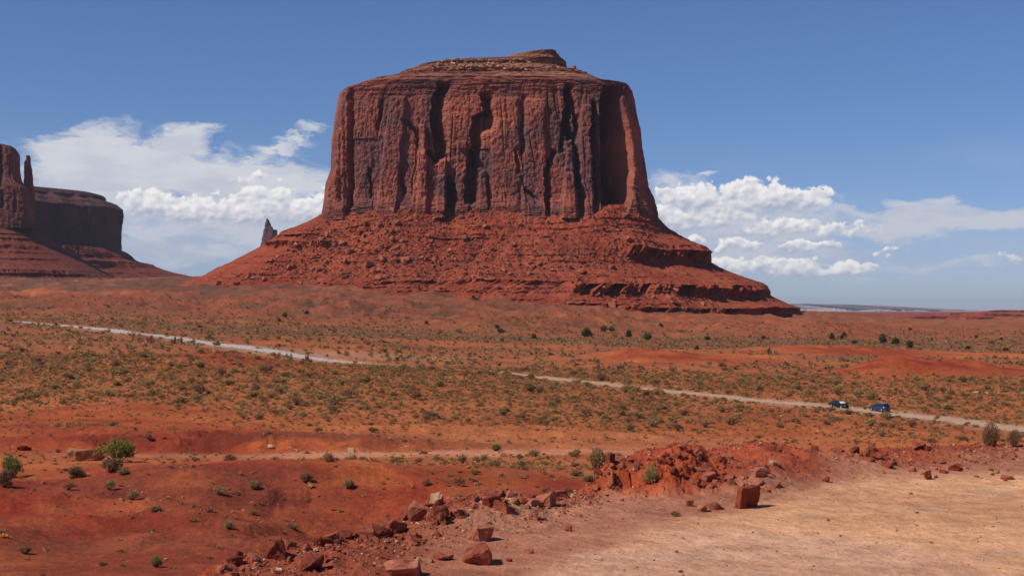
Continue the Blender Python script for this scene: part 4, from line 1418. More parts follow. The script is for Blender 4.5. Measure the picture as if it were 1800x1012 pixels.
bush(538, 848, 28, 16, 'brown', 'brown and green bush on the upper red clay slope', seed=10)
bush(404, 930, 22, 14, 'straw', 'pale tuft on the lower part of the red slope', seed=11)
bush(640, 960, 58, 26, 'sage', 'wide olive bush just behind the rim rocks in front', D=96, seed=12, nleaf=2200, leaf=.045)
bush(572, 945, 26, 16, 'straw', 'yellowish tuft left of the wide olive bush', D=100, seed=13)
bush(494, 955, 28, 14, 'straw', 'olive tuft on the gully edge above the bottom rocks', D=98, seed=14)
bush(275, 996, 24, 18, 'green', 'greenish tuft near the bottom edge at lower left', seed=15)
bush(45, 972, 24, 12, 'brown', 'small brown tuft near the bottom left corner', seed=16)
bush(272, 899, 30, 10, 'sage', 'flat dark shrub alone on the bare red mound', seed=17)
bush(1145, 866, 32, 34, 'straw', 'straw-yellow bush growing against the front of the red knoll', D=47.2, seed=18, nleaf=2200, leaf=.05)
bush(1187, 912, 22, 9, 'sage', 'small flat tuft on the dirt below the knoll', D=41.5, seed=19, nleaf=500, leaf=.09)
bush(1513, 797, 16, 13, 'green', 'small green bush left of the pointed red rock on the rim', D=60.5, seed=20)
bush(1580, 803, 50, 20, 'brown', 'long brown twiggy bush between two red rocks on the rim', D=60.0, seed=21, nleaf=2200, leaf=.045)
bush(1655, 804, 22, 12, 'green', 'small green bush right of the red rim rocks', D=61.0, seed=22)
bush(1742, 808, 38, 42, 'brown', 'dark twiggy bush standing tall on the rim at the right', D=61.0, seed=23, nleaf=2600, leaf=.04)
bush(1783, 817, 26, 28, 'brown', 'dark twiggy bush at the right edge behind the dirt lot', D=59.5, seed=24, nleaf=1600, leaf=.045)
bush(1450, 795, 20, 13, 'sage', 'pale sage bush behind the knoll and the rim', D=66, seed=25)
# junipers on the far plain
J = [(1032, 594, 20, 16), (1062, 585, 16, 12), (1075, 584, 12, 9), (1105, 594, 14, 13), (1136, 598, 22, 11), (1162, 574, 8, 5), (938, 596, 12, 10), (874, 578, 10, 7), (1462, 598, 12, 12), (1484, 592, 9, 9), (1480, 597, 9, 7),
     (1552, 606, 16, 17), (1574, 606, 16, 12), (1598, 613, 18, 13), (1702, 615, 12, 7), (1768, 617, 16, 6), (1343, 596, 12, 6), (1243, 598, 12, 7), (1225, 615, 10, 8), (500, 558, 12, 8), (540, 553, 10, 7), (490, 565, 10, 6),
     (1716, 594, 8, 5), (1600, 580, 8, 4), (1502, 604, 10, 6), (750, 570, 9, 6), (880, 586, 14, 8), (1760, 598, 8, 5)]
jm = [shrub_proto(400 + i, 330, .13, .62, .2, 6) for i in range(3)]
m_jun = leaf_mat('juniper_leaves', (0.095, 0.085, 0.034), (0.145, 0.110, 0.045))
jmesh = []
for i in range(3):
    o = make_obj('juniper', jm[i][0], jm[i][1], m_jun); jmesh.append(o.data); bpy.data.objects.remove(o)
for k, (px, py, w, h) in enumerate(J):
    p = solve(px, py, 300)
    z = float(ground_z(np.array([p[0]]), np.array([p[1]]))[0])
    o = bpy.data.objects.new('juniper', jmesh[k % 3]); COL.objects.link(o)
    W_ = w / F * p[1]; H_ = h / F * p[1]
    o.location = (p[0], p[1], z - .1); o.scale = (W_ * 1.15, W_, H_ / .6); o.rotation_euler = (0, 0, k * 1.3)
    if px > 1400: lab = f"dark {'upright' if h > w * .9 else 'low wide'} juniper far out on the plain at the right"
    elif px > 900: lab = f"dark {'upright' if h > w * .8 else 'low wide'} juniper far out before the right foot of the butte"
    else: lab = "dark low juniper far out before the left foot of the butte"
    tag(o, lab, 'juniper', 'junipers dotted over the far plain: ' + lab)

# ================================================================== rocks


def fg_rock_mat(name, c1, c2, c3):
    m, n, b = new_mat(name, 0.9)
    ov = n.objvec()
    oi = n.n.new('ShaderNodeObjectInfo')
    vv = n.vmath('ADD', ov, n.comb(n.math('MULTIPLY', oi.outputs['Random'], 37), 0.0, 0.0))
    a = n.noise(vv, 2.2, 5, 0.6); d = n.noise(vv, 11, 6, 0.7)
    c = n.mix(n.ramp(a, .38, .62), c1, c2)
    c = n.mix(n.math('MULTIPLY', n.ramp(d, .55, .7), .5), c, c3)
    c = n.mix(1.0, c, n.mix(oi.outputs['Random'], (0.85, .85, .85), (1.15, 1.12, 1.1)), 'MULTIPLY')
    n.l.new(c, b.inputs['Base Color'])
    bump(n, b, n.math('ADD', n.math('MULTIPLY', d, .6), a), 0.7, 0.10)
    return m


m_rockr = fg_rock_mat('red_rock', (0.27, 0.064, 0.032), (0.36, 0.115, 0.062), (0.20, 0.05, 0.028))
m_rockp = fg_rock_mat('pinkish_rock', (0.34, 0.105, 0.060), (0.42, 0.155, 0.092), (0.28, 0.075, 0.042))
m_rockt = fg_rock_mat('tan_rock', (0.42, 0.23, 0.13), (0.50, 0.31, 0.19), (0.30, 0.14, 0.08))
m_rockd = fg_rock_mat('dark_red_rock', (0.20, 0.042, 0.022), (0.26, 0.06, 0.032), (0.12, 0.03, 0.02))
m_tal_rock = fg_rock_mat('fallen_sandstone', (0.27, 0.085, 0.048), (0.36, 0.13, 0.075), (0.20, 0.06, 0.035))


def rock_geo(seed, npts=13, box=0.75, sub=0, dims=(1, 1, .7), bev=0.0):
    r = np.random.default_rng(seed)
    p = r.uniform(-1, 1, (npts, 3))
    p = np.sign(p) * np.abs(p) ** (1 - box * .6)
    p /= np.maximum(1, np.linalg.norm(p, axis=1) / 1.25)[:, None]
    p *= np.array(dims) * .5
    bm = bmesh.new()
    for q in p: bm.verts.new(q)
    res = bmesh.ops.convex_hull(bm, input=bm.verts)
    bmesh.ops.delete(bm, geom=[g for g in res['geom_interior'] if isinstance(g, bmesh.types.BMVert)], context='VERTS')
    bmesh.ops.dissolve_limit(bm, angle_limit=R(12), verts=bm.verts, edges=bm.edges)
    if bev: bmesh.ops.bevel(bm, geom=list(bm.edges), offset=bev, segments=2, affect='EDGES', profile=.6, clamp_overlap=True)
    bmesh.ops.triangulate(bm, faces=bm.faces)
    if sub:
        for _ in range(sub):
            bmesh.ops.subdivide_edges(bm, edges=bm.edges, cuts=1, use_grid_fill=True)
        for v in bm.verts:
            nn = mnoise.fractal(v.co * 2.6 + Vector((seed, 0, 0)), 0.7, 2.0, 4) * .075 + mnoise.noise(v.co * 9 + Vector((0, seed, 0))) * .018
            v.co += v.co.normalized() * nn
    bmesh.ops.triangulate(bm, faces=bm.faces)
    bm.verts.index_update()
    V = np.array([v.co[:] for v in bm.verts]); Fc = np.array([[v.index for v in f.verts] for f in bm.faces])
    bm.free()
    return V, Fc


small_rocks = [rock_geo(500 + i, 10, .6) for i in range(10)]
mid_rocks = [rock_geo(520 + i, 12, .7, 0, (1, 1, .75), .025) for i in range(10)]
big_rocks = [rock_geo(540 + i, 14, .8, 2, (1, .9, .72), .03) for i in range(12)]
rock_data = {}


def rock_mesh(geos, k, mat, nm):
    key = (id(geos), k, mat.name)
    if key not in rock_data:
        o = make_obj(nm, *geos[k], mat); rock_data[key] = o.data; bpy.data.objects.remove(o)
    return rock_data[key]


def put_rock(name, x, y, z, w, d, h, k, mat, label, group=None, rot=None, geos=None, cat='rock'):
    geos = geos or big_rocks
    o = bpy.data.objects.new(name, rock_mesh(geos, k % len(geos), mat, name)); COL.objects.link(o)
    o.location = (x, y, z); o.scale = (w, d, h / .72)
    o.rotation_euler = rot if rot is not None else (rng.uniform(-.3, .3), rng.uniform(-.3, .3), rng.uniform(0, 6.28))
    return tag(o, label, cat, group)


def gz(x, y):
    return float(ground_z(np.array([float(x)]), np.array([float(y)]))[0])


def rock_px(px, py, wpx, hpx, D, k, mat, label, name='rock', rot=None, deep=.25, lot=True, **kw):
    """px,py = foot of the rock in the photo"""
    if lot and D is None: D = 6.0 * F / (py - HOR)
    if D is None: p = solve(px, py); D = p[1]
    x = (px - 900) / F * D; z = gz(x, D)
    w = wpx / F * D; h = hpx / F * D
    return put_rock(name, x, D + w * .3, z + h * (.5 - deep), w * 1.1, w * .9, h * (1 + deep), k, mat, label, rot=rot, **kw)


# --- the squarish block with its dark face towards us
def block():
    bm = bmesh.new()
    pts = [(-.5, -.42, 0), (.50, -.30, .03), (.46, .10, .03), (-.42, -.02, 0), (-.50, -.54, .90), (.50, -.44, 1.0), (.46, -.06, .96), (-.42, -.18, .90)]
    vs = [bm.verts.new(p) for p in pts]
    for f in ((3, 2, 1, 0), (4, 5, 6, 7), (0, 1, 5, 4), (1, 2, 6, 5), (2, 3, 7, 6), (3, 0, 4, 7)): bm.faces.new([vs[i] for i in f])
    bmesh.ops.bevel(bm, geom=list(bm.edges), offset=.05, segments=2, affect='EDGES', profile=.5)
    bmesh.ops.triangulate(bm, faces=bm.faces)
    for _ in range(3): bmesh.ops.subdivide_edges(bm, edges=bm.edges, cuts=1, use_grid_fill=True)
    for v in bm.verts:
        v.co += v.co.normalized() * (mnoise.fractal(v.co * 2.5, .8, 2.0, 4) * .07 + mnoise.noise(v.co * 9) * .02)
    bmesh.ops.triangulate(bm, faces=bm.faces)
    bm.verts.index_update()
    V = np.array([v.co[:] for v in bm.verts]); Fc = np.array([[v.index for v in f.verts] for f in bm.faces]); bm.free()
    o = make_obj('stone_block', V * np.array([.92, .80, .72]), Fc, m_rockd)
    D = 43.6
    o.location = ((1305 - 900) / F * D, D, gz((1305 - 900) / F * D, D) - .04)
    o.rotation_euler = (0, 0, R(36))
    tag(o, 'squarish red stone block with a dark shaded face, at the edge of the dirt lot', 'rock')


block()

R1 = [
    # px, foot row, width, height, distance, shape, material, label
    (838, 992, 66, 42, None, 0, m_rockr, 'big rounded red boulder with dark underside at the front of the rim'),
    (843, 953, 46, 36, None, 1, m_rockp, 'smooth pink slab leaning behind the big rounded boulder'),
    (712, 1012, 68, 40, None, 2, m_rockp, 'wedge-shaped pink slab at the very bottom of the view'),
    (546, 1000, 50, 34, None, 3, m_rockd, 'dark red boulder low on the rim left of the slabs'),
    (866, 934, 34, 28, 40.5, 4, m_rockd, 'dark hollowed rock behind the smooth pink slab'),
    (955, 905, 44, 30, 42.5, 5, m_rockp, 'pale pink angular rock in the middle of the rim rubble'),
    (940, 930, 34, 24, 40.0, 6, m_rockp, 'flat pink slab tilted in the rim rubble'),
    (870, 910, 32, 16, 42.6, 7, m_rockp, 'long pinkish rock on the pale top of the rim pile'),
    (905, 908, 26, 15, 42.8, 8, m_rockr, 'small red rock right of the long pinkish one'),
    (830, 921, 30, 18, 41.8, 9, m_rockr, 'red rock on the crest of the rim pile'),
    (985, 884, 26, 18, 45.2, 10, m_rockr, 'round red rock standing apart behind the rim rubble'),
    (813, 893, 20, 12, 44.6, 11, m_rockr, 'little red rock at the back of the rim pile'),
    (700, 938, 40, 30, 39.6, 3, m_rockr, 'red outcrop rock on the left shoulder of the rim pile'),
    (690, 968, 50, 38, 37.6, 5, m_rockr, 'broken red rock on the left flank of the rim pile'),
    (735, 955, 44, 40, 38.6, 0, m_rockp, 'tall pinkish rock with cracks in the rim pile'),
    (768, 960, 46, 34, 38.4, 9, m_rockr, 'red rock above the pale cobbles in the rim pile'),
    (765, 935, 40, 22, 40.3, 6, m_rockt, 'ochre rock near the crest of the rim pile'),
    (780, 985, 34, 16, None, 7, m_rockr, 'low dark rock left of the big rounded boulder'),
    (737, 990, 22, 14, None, 8, m_rockt, 'pale cobble lying between two dark hollows'),
    (756, 988, 14, 9, None, 4, m_rockt, 'second pale cobble right of a larger one'),
    (1260, 898, 28, 18, 42.8, 1, m_rockr, 'broken red rock at the foot of the knoll, left of the block'),
    (1235, 903, 26, 16, 42.4, 2, m_rockp, 'pinkish rock at the foot of the knoll'),
    (1213, 884, 18, 14, 43.6, 3, m_rockd, 'dark red rock tucked under the knoll'),
    (1335, 858, 30, 20, 47.6, 4, m_rockp, 'pink angular rock just behind the stone block'),
    (1360, 866, 32, 16, 47.0, 5, m_rockp, 'pointed pinkish rock lying right of the stone block'),
    (1345, 884, 14, 6, 45, 6, m_rockt, 'small pale stone on the dirt right of the block'),
    (1363, 838, 28, 12, 49.8, 7, m_rockt, 'pale-topped rock below the dark hollow of the berm'),
    (1268, 845, 24, 16, 49.2, 8, m_rockd, 'dark red rock on the right slope of the knoll'),
    (1250, 865, 22, 14, 47.6, 9, m_rockd, 'small dark rock below another on the knoll slope'),
    (1283, 829, 20, 10, 50.5, 10, m_rockr, 'flat red rock near the top of the right slope'),
    (1532, 822, 32, 28, 54.6, 11, m_rockr, 'pointed red rock on the rim behind the dirt lot'),
    (1503, 820, 20, 14, 55, 0, m_rockd, 'dark red rock touching the pointed one on its left'),
    (1475, 815, 26, 12, 55.6, 1, m_rockr, 'low red rock in the berm left of the pointed one'),
    (1570, 826, 20, 11, 53.6, 2, m_rockp, 'small pink rock lying right of the pointed one'),
    (1618, 804, 34, 20, 58.5, 3, m_rockr, 'blunt red rock at the right end of the brown bush'),
    (1633, 807, 14, 11, 58.2, 4, m_rockd, 'dark rock leaning on the blunt red one'),
    (1556, 807, 14, 10, 57.5, 5, m_rockd, 'small dark rock behind the pointed one'),
    (1402, 786, 34, 9, 60, 6, m_rockd, 'low dark ledge rock on the top of the berm'),
    (1155, 791, 26, 11, 54, 7, m_rockt, 'cream and red rock perched on top of the knoll'),
    (1233, 777, 11, 8, 62, 8, m_rockt, 'small round white stone behind the knoll'),
    (1318, 796, 12, 14, 56, 9, m_rockd, 'little stack of dark and white stones on the berm'),
    (1247, 789, 10, 7, 57, 10, m_rockd, 'tiny dark pointed stone on the knoll top'),
    (930, 971, 16, 10, None, 11, m_rockr, 'small red stone on the dirt right of the big boulder'),
    (1000, 935, 16, 11, None, 0, m_rockr, 'small red stone alone on the dirt'),
    (895, 985, 12, 8, None, 1, m_rockd, 'tiny dark stone on the dirt by the big boulder'),
]
for (px, py, w, h, D, k, mt, lb) in R1:
    rock_px(px, py, w, h, D, k, mt, lb)
# tan boulder beside the green bush
m_ochre = fg_rock_mat('ochre_rock', (0.30, 0.13, 0.060), (0.38, 0.19, 0.085), (0.20, 0.055, 0.03))
rock_px(150, 810, 60, 36, None, 5, m_ochre, 'large ochre-brown boulder beside the bright green bush', lot=False, name='boulder', rot=(.1, -.1, .4))
for (px, py, w, h, lb) in [(215, 779, 10, 6, ''), (618, 795, 14, 9, 'roundish pale boulder at the foot of the cut bank'), (475, 790, 13, 9, 'pale boulder at the foot of the cut bank, left of the others'), (508, 792, 9, 7, 'small pale boulder just right of a bigger one under the bank'),
                           (520, 794, 10, 6, 'low pale boulder at the end of the cut bank'), (716, 787, 16, 5, 'flat pale rocks on sand right of the cut bank'), (1395, 646, 9, 4, 'white boulder far out in the scrub behind the road'),
                           (1716, 691, 20, 4, 'long pale boulder in the scrub above the cars'), (1738, 692, 9, 4, 'short pale boulder right of a long one'), (540, 797, 9, 5, 'small dark rock on the wash'), (40, 792, 26, 8, 'low dark ledge of rock near the left edge'), (100, 795, 14, 6, 'small dark rock left of the tan boulder')]:
    if lb:
        rock_px(px, py, w, h, None, int(px) % 12, m_rockt if 'pale' in lb or 'white' in lb else m_rockd, lb, lot=False, name='boulder')

# --- jumble on the knoll face and the rim pile : single rocks half buried in the soil
cnt = 0


def jumble(n, fx, wr, mats, label, group, seed, sink=.3):
    r = np.random.default_rng(seed)
    for i in range(n):
        px, D = fx(r)
        x = (px - 900) / F * D; w = r.uniform(*wr) * (1.6 if r.random() < .15 else 1)
        put_rock('rock', x, D, gz(x, D) + w * (.20 - sink * r.random()), w, w * r.uniform(.6, 1), w * r.uniform(.5, .95), int(r.integers(0, 12)), mats[int(r.integers(0, len(mats)))], label, group,
                 rot=(r.uniform(-.5, .5), r.uniform(-.5, .5), r.uniform(0, 6.28)))


jumble(84, lambda r: (1040 + 170 * r.random() ** 1.2, 46.4 + 2.8 * r.random() ** .7), (.10, .36), [m_rockr, m_rockd], 'rough red chunk of rock half buried in the front of the knoll', 'red chunks in the knoll face', 1)
jumble(60, lambda r: (1210 + 140 * r.random(), 46.4 + 3.4 * r.random()), (.12, .40), [m_rockr, m_rockp], 'reddish chunk of rock on the low right flank of the knoll', 'chunks on the knoll flank', 2)
jumble(70, lambda r: (lambda t: (660 + 330 * t, np.interp(660 + 330 * t, RIM_PX, RIM_D) - .3 - 4.2 * r.random()))(r.random()), (.12, .5), [m_rockr, m_rockp, m_rockr, m_rockd], 'broken rock in the rubble heap on the near rim', 'rubble of the near rim heap', 3)
jumble(64, lambda r: (lambda t: (385 + 280 * t, np.interp(385 + 280 * t, RIM_PX, RIM_D) - .1 - 1.6 * r.random()))(r.random()), (.15, .5), [m_rockr, m_rockd], 'red rock in the low ledge along the bottom of the view', 'rocks of the bottom ledge', 4)
jumble(40, lambda r: (1330 + 480 * r.random(), np.interp(1330 + 480 * r.random(), [1330, 1810], [50, 57.5]) + r.uniform(-2, 1.5)), (.1, .36), [m_rockr, m_rockp, m_rockd], 'small rock in the berm behind the dirt lot', 'small rocks of the berm', 5)

# --- gravel and stones too many to count
r = np.random.default_rng(99)
ng = 9000
t_ = r.random(ng); gp = 380 + 1450 * t_
gd = np.interp(gp, RIM_PX, RIM_D) - np.abs(r.normal(0, 3.0, ng)) + .5
lotr = np.interp(gp, [300, 700, 960, 1100, 1350, 1500, 1800, 2200], [30, 32.5, 37.5, 41.0, 46.5, 51.0, 54.5, 57])
keepg = (gd > lotr - 1.2) | (r.random(ng) < .14)
# sparse pebbles over the lot too
gp = np.concatenate([gp[keepg], r.uniform(700, 1830, 1500)]); gd = np.concatenate([gd[keepg], np.sqrt(r.uniform(30 ** 2, 54 ** 2, 1500))])
gx = (gp - 900) / F * gd
gs = np.clip(np.exp(r.normal(-3.0, .55, len(gx))), .02, .22)
gs[-1500:] *= .6
gzv = ground_z(gx, gd)
ct = np.array([(0.30, 0.085, 0.045), (0.38, 0.15, 0.09), (0.22, 0.05, 0.028), (0.52, 0.36, 0.26)])
tt = ct[r.choice(4, len(gx), p=[.42, .3, .2, .08])]
gv1, gf1, gt1 = merged(small_rocks, np.stack([gx, gd, gzv + gs * .15], 1), np.stack([gs, gs * r.uniform(.7, 1, len(gs)), gs], 1), r.uniform(0, 6.28, len(gs)), tt)
# stones on the valley slopes
nv = 30000
vd = np.sqrt(r.uniform(84 ** 2, 400 ** 2, nv)); vp = r.uniform(-120, 1900, nv)
st_w = ell(vp, vd, 480, 124, 420, 10, 0, .6) * 2.0 + ell(vp, vd, 330, 200, 460, 6, 0, .5) * 1.6 + .22 + ell(vp, vd, 1000, 219, 300, 6, 0, .5)
kk = r.random(nv) < st_w * .55
vd, vp = vd[kk], vp[kk]; vx = (vp - 900) / F * vd; vs_ = np.clip(np.exp(r.normal(-1.75, .5, len(vx))), .07, .9)
tv_ = ct[r.choice(4, len(vx), p=[.42, .26, .22, .10])]
gv2, gf2, gt2 = merged(small_rocks, np.stack([vx, vd, ground_z(vx, vd) + vs_ * .12], 1), np.stack([vs_, vs_, vs_ * .8], 1), r.uniform(0, 6.28, len(vx)), tv_)
m_stone, n, b = new_mat('loose_stone', .92)
f = n.noise(n.objvec(), 8, 4, .6)
c = n.mix(1.0, n.attr('tint', 'Color'), n.mix(n.ramp(f, .3, .7), (.8, .8, .8), (1.2, 1.2, 1.2)), 'MULTIPLY')
n.l.new(c, b.inputs['Base Color'])
gravel = make_obj('gravel', np.concatenate([gv1, gv2]), np.concatenate([gf1, gf2 + len(gv1)]), m_stone, attrs={'tint': np.concatenate([gt1, gt2])})
tag(gravel, 'loose stones and pebbles strewn over the overlook and the red slopes', 'gravel', kind='stuff')

# --- boulders fallen on the talus of the great butte
TX, TY_, TZ_, Tpx, Tpy = ROWS['talus']
r = np.random.default_rng(5)
fi = np.arange(30, 970)
ntal = 26000
ri = r.integers(6, TX.shape[0] - 60, ntal); ci = fi[r.integers(0, len(fi), ntal)]
tpx = Tpx[ri, ci]; tpy = Tpy[ri, ci]
dw = 0.16 + 1.0 * ell(tpx, tpy, 640, 450, 170, 60, 0, .6) + .7 * ell(tpx, tpy, 770, 440, 160, 80, 0, .6) + .9 * ell(tpx, tpy, 1060, 440, 70, 60, -.1, .6) + .8 * ell(tpx, tpy, 900, 465, 160, 34, 0, .6) + .9 * ell(tpx, tpy, 1170, 525, 110, 20, 0, .6) + .5 * ell(tpx, tpy, 480, 480, 130, 30, 0, .6)
kk = r.random(ntal) < dw * .50
ri, ci = ri[kk], ci[kk]; tpx, tpy = tpx[kk], tpy[kk]
ts = np.clip(np.exp(r.normal(.02, .66, len(ri))), .55, 8.0)
tp = np.stack([TX[ri, ci], TY_[ri, ci], TZ_[ri, ci]], 1)
gzt = ground_z(tp[:, 0], tp[:, 1])
kk = tp[:, 2] > gzt - .3
ri, ci, ts, tp, tpx, tpy = ri[kk], ci[kk], ts[kk], tp[kk], tpx[kk], tpy[kk]
od = np.argsort(-ts)
NT = 110
for i in od[:NT]:
    put_rock('fallen_boulder', *(tp[i] + np.array([0, -.3 * ts[i], ts[i] * .1])), ts[i] * r.uniform(.9, 1.3), ts[i], ts[i] * r.uniform(.6, .9), int(r.integers(0, 10)), m_tal_rock,
             f"fallen sandstone boulder on the {'left' if tpx[i] < 800 else 'right'} side of the great butte's talus, {'high up' if tpy[i] < 440 else 'low down'}",
             f"fallen boulders on the talus, {'left' if tpx[i] < 800 else 'right'} {'high' if tpy[i] < 440 else 'low'}", geos=mid_rocks, cat='boulder')
for (px, py, w, h, lb) in [(616, 445, 18, 9, 'big orange slab on the left talus, upper of two neighbours'), (613, 462, 15, 12, 'big orange slab on the left talus, just under another'), (648, 468, 18, 16, 'largest pale orange block standing on the left talus'),
                           (583, 416, 13, 12, 'long orange block high on the left talus'), (384, 496, 12, 10, 'orange block low at the left foot of the talus'), (1173, 533, 13, 9, 'orange slab on the lower right talus'), (1162, 527, 12, 10, 'orange block left of a slab on the lower right talus'),
                           (692, 381, 12, 9, 'boulder at the head of the debris fan under the cliff')]:
    j = np.argmin((Tpx - px) ** 2 + (Tpy - py) ** 2 + 1e6 * (np.arange(Tpx.shape[1])[None, :] > 1000))
    q = np.array([TX.ravel()[j], TY_.ravel()[j], TZ_.ravel()[j]]); sc = q[1] / F
    put_rock('fallen_boulder', q[0], q[1] - 1.5, q[2] + h * sc * .35, w * sc, w * sc * .8, h * sc, int(px) % 10, m_rockp, lb, geos=mid_rocks, cat='boulder', rot=(.2, .1, .3))
rs = od[NT:]
rv, rf_, rt = merged(small_rocks, tp[rs] + np.stack([ts[rs] * 0, -.2 * ts[rs], .12 * ts[rs]], 1), np.stack([ts[rs] * 1.1, ts[rs], ts[rs] * .8], 1), r.uniform(0, 6.28, len(rs)),
                     np.array([(0.26, 0.075, 0.042), (0.33, 0.12, 0.07), (0.20, 0.048, 0.027)])[r.choice(3, len(rs), p=[.5, .2, .3])])
# pale blocks lying on the cap
nc_ = 620
CX, CY_, CZ = ROWS['cap']
cr_ = r.integers(34, 88, nc_); cc_ = np.clip((r.beta(1.3, 2.2, nc_) * 760 + 130).astype(int), 100, 900)
cs = np.clip(np.exp(r.normal(.55, .5, nc_)), .9, 5.5)
cvp = np.stack([CX[cr_, cc_], CY_[cr_, cc_] - .2 * cs, CZ[cr_, cc_] + .1 * cs], 1)
cv_, cf_, ctt = merged(small_rocks, cvp, np.stack([cs * 1.2, cs, cs * .8], 1), r.uniform(0, 6, nc_), np.array([(0.50, 0.31, 0.17), (0.32, 0.14, 0.08)])[r.choice(2, nc_)])
put_rock('boulder', (1006 - 900) / F * 1560, 1560, (HOR - 119) / F * 1560, 9, 8, 7, 3, m_tal_rock, 'small knob of rock on the skyline right of the cap of the great butte', geos=mid_rocks, cat='boulder')
rub = make_obj('rubble', np.concatenate([rv, cv_]), np.concatenate([rf_, cf_ + len(rv)]), m_stone, attrs={'tint': np.concatenate([rt, ctt])})
tag(rub, 'rubble of countless fallen blocks over the talus and cap of the great butte', 'rubble', kind='stuff')
print('talus rocks', len(rs))


# ================================================================== cars
def car(name, label, loc, heading, paint, suv=True, pitch=0.0, gloss=.5):
    root = thing(name, label, 'car', loc, heading)
    root.rotation_euler = (0, pitch, heading)
    mp, n, b = new_mat('car_paint', .25 if gloss > .3 else .55)
    b.inputs['Base Color'].default_value = (*paint, 1); b.inputs['Metallic'].default_value = 0.0; b.inputs['Specular IOR Level'].default_value = gloss
    b.inputs['Coat Weight'].default_value = gloss * .5
    mg, n, b = new_mat('car_glass', .05); b.inputs['Base Color'].default_value = (.02, .025, .03, 1); b.inputs['Specular IOR Level'].default_value = .5
    mt, n, b = new_mat('tyre_rubber', .8); b.inputs['Base Color'].default_value = (.02, .02, .02, 1)
    mr, n, b = new_mat('rim_metal', .3); b.inputs['Base Color'].default_value = (.6, .6, .6, 1); b.inputs['Metallic'].default_value = .8
    ml, n, b = new_mat('lamp_glass', .1); b.inputs['Base Color'].default_value = (.85, .85, .82, 1)
    mred, n, b = new_mat('tail_lamp', .2); b.inputs['Base Color'].default_value = (.35, .02, .02, 1)
    L = 4.6; roof = 1.68 if suv else 1.48
    # body : side profile stations (x, lower z, upper z, half width)
    st = [(-2.30, .45, .80, .78), (-2.22, .30, .98, .86), (-1.6, .26, 1.04, .92), (-.9, .25, 1.06, .93), (.3, .25, 1.05, .93), (1.1, .26, 1.00, .92), (1.75, .28, .92, .90), (2.2, .32, .80, .84), (2.32, .42, .66, .74)]
    V = []
    for (x, z0, z1_, hw) in st:
        zm = (z0 + z1_) / 2
        for (yy, zz_) in ((-hw * .86, z0), (-hw, z0 + .16), (-hw, zm), (-hw * .96, z1_ - .06), (-hw * .86, z1_), (0, z1_ + .03), (hw * .86, z1_), (hw * .96, z1_ - .06), (hw, zm), (hw, z0 + .16), (hw * .86, z0), (0, z0)):
            V.append((x, yy, zz_))
    m_ = 12; Fq = []
    for i in range(len(st) - 1):
        for j in range(m_): Fq.append((i * m_ + j, i * m_ + (j + 1) % m_, (i + 1) * m_ + (j + 1) % m_, (i + 1) * m_ + j))
    k = len(V); V.append((-2.3, 0, .6)); V.append((2.32, 0, .55))
    T = [(k, (j + 1) % m_, j) for j in range(m_)] + [(k + 1, (len(st) - 1) * m_ + j, (len(st) - 1) * m_ + (j + 1) % m_) for j in range(m_)]
    body = make_obj('body', V, [np.array(Fq), np.array(T)], mp, root, smooth=True)
    # cabin glass and roof
    def box8(name, b0, b1, z0, z1_, w0, w1_, mat, parent):
        v = [(b0[0], -w0, z0), (b0[1], -w0, z0), (b0[1], w0, z0), (b0[0], w0, z0), (b1[0], -w1_, z1_), (b1[1], -w1_, z1_), (b1[1], w1_, z1_), (b1[0], w1_, z1_)]
        f = [(3, 2, 1, 0), (4, 5, 6, 7), (0, 1, 5, 4), (1, 2, 6, 5), (2, 3, 7, 6), (3, 0, 4, 7)]
        return make_obj(name, v, np.array(f), mat, parent)
    back = -2.12 if suv else -1.7
    box8('windows', (back, 1.15), (back + .3, .42), 1.03, roof - .07, .82, .66, mg, root)
    box8('roof', (back + .28, .44), (back + .42, .30), roof - .068, roof, .67, .60, mp, root)
    mw, n, b = new_mat('glare_painted_glass', .12); b.inputs['Base Color'].default_value = (.75, .76, .78, 1) if gloss < .3 else (.10, .14, .20, 1)  # pale base colour paints sun glare onto the dark car's windscreen
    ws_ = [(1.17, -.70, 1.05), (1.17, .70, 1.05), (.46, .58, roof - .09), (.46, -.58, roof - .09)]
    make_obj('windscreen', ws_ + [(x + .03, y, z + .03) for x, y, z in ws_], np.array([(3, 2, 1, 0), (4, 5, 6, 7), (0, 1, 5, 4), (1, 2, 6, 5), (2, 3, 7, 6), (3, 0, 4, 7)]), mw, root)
    for yy in (-1, 1):
        for xx in (-1.42, 1.42):
            def wheel(rad_, wd, nm, mat, par):
                n_ = 20; v = []; 
                for s_ in (-wd / 2, wd / 2):
                    for a_ in range(n_): v.append((rad_ * math.cos(a_ * 6.2832 / n_), s_, rad_ * math.sin(a_ * 6.2832 / n_)))
                v += [(0, -wd / 2 - .01, 0), (0, wd / 2 + .01, 0)]
                q = [(a_, (a_ + 1) % n_, n_ + (a_ + 1) % n_, n_ + a_) for a_ in range(n_)]
                t = [(2 * n_, (a_ + 1) % n_, a_) for a_ in range(n_)] + [(2 * n_ + 1, n_ + a_, n_ + (a_ + 1) % n_) for a_ in range(n_)]
                return make_obj(nm, v, [np.array(q), np.array(t)], mat, par)
            wo = wheel(.36, .24, 'wheel', mt, root); wo.location = (xx, yy * .82, .36)
            wheel(.21, .262, 'rim', mr, wo)
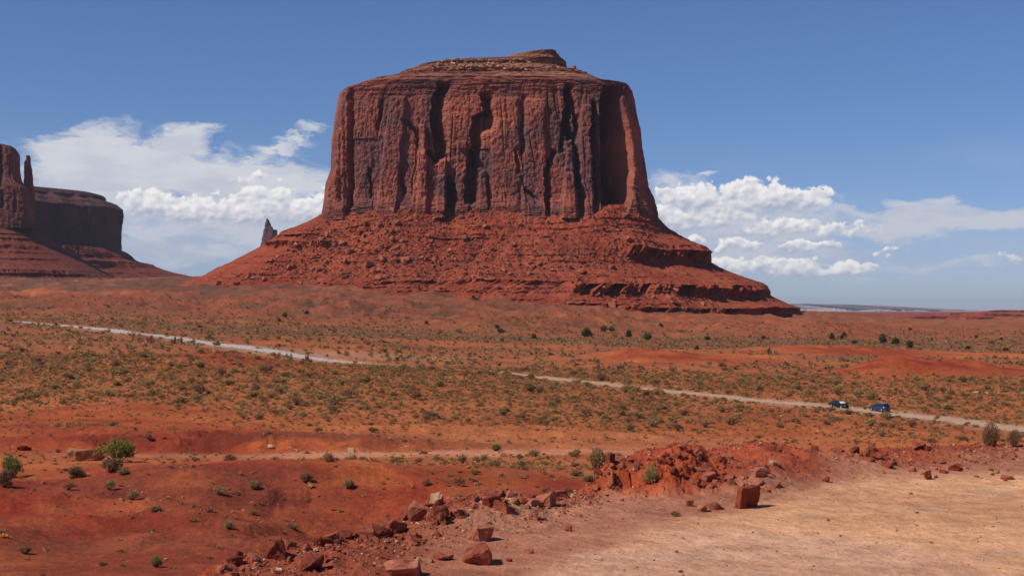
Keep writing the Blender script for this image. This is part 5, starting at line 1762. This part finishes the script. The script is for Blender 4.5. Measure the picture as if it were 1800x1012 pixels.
    for yy in (-1, 1):
        box8('headlight', (2.16, 2.34), (2.10, 2.26), .60, .78, .12, .12, ml, root).location = (0, yy * .60, 0)
        box8('tail_light', (-2.335, -2.25), (-2.32, -2.22), .78, 1.0, .10, .10, mred, root).location = (0, yy * .68, 0)
        box8('mirror', (.80, .95), (.80, .93), 1.05, 1.20, .09, .09, mp, root).location = (0, yy * 1.02, 0)
    return root


def place_on_road(px, D):
    x = (px - 900) / F * D
    return (x, D, gz(x, D) + .05)


c1 = place_on_road(1475, 303)
c2 = place_on_road(1546, 294)
dirn = road_b[6] - road_b[5]
hd = math.atan2(dirn[1], dirn[0])
car('parked_car', 'dark car with bright reflections painted on its windshield, left of the two on the dirt road', c1, hd, (.010, .011, .013), False, 0.06, .15)
car('parked_car', 'blue car behind the other on the dirt road, further right', c2, hd + math.pi, (.014, .034, .085), True)
# dust-catching shrubs that half hide the cars
for (px, D, w, h, sd) in [(1463, 290, 22, 9, 31), (1492, 286, 22, 9, 32), (1556, 279, 26, 9, 33), (1530, 280, 14, 8, 34), (1520, 300, 10, 6, 35)]:
    bush(px, 0, w, h, 'sage', {31: 'olive shrub in front of the nose of the dark car', 32: 'olive shrub right in front of the middle of the dark car', 33: 'olive shrub in front of the rear of the blue car', 34: 'small olive shrub by the front wheel of the blue car', 35: 'tiny shrub on the verge between the two cars'}[sd], D=D, seed=sd, nleaf=500, leaf=.09)

# ================================================================== haze
HZ_TOP = 420.0


def haze():
    v = [(-62000, -62000, -140), (62000, -62000, -140), (62000, 62000, -140), (-62000, 62000, -140)]
    v += [(x, y, HZ_TOP) for x, y, _ in v]
    f = [(3, 2, 1, 0), (4, 5, 6, 7), (0, 1, 5, 4), (1, 2, 6, 5), (2, 3, 7, 6), (3, 0, 4, 7)]
    m = bpy.data.materials.new('haze_air'); m.use_nodes = True
    t = m.node_tree; t.nodes.clear()
    o = t.nodes.new('ShaderNodeOutputMaterial'); p = t.nodes.new('ShaderNodeVolumePrincipled')
    p.inputs['Color'].default_value = (0.80, 0.88, 1.0, 1)
    p.inputs['Density'].default_value = 1.9e-5
    p.inputs['Anisotropy'].default_value = 0.1
    t.links.new(p.outputs[0], o.inputs['Volume'])
    ob = make_obj('haze', v, np.array(f), m)
    tag(ob, 'thin blue air haze lying over the whole valley', 'haze', kind='stuff')


haze()
print('all ok')
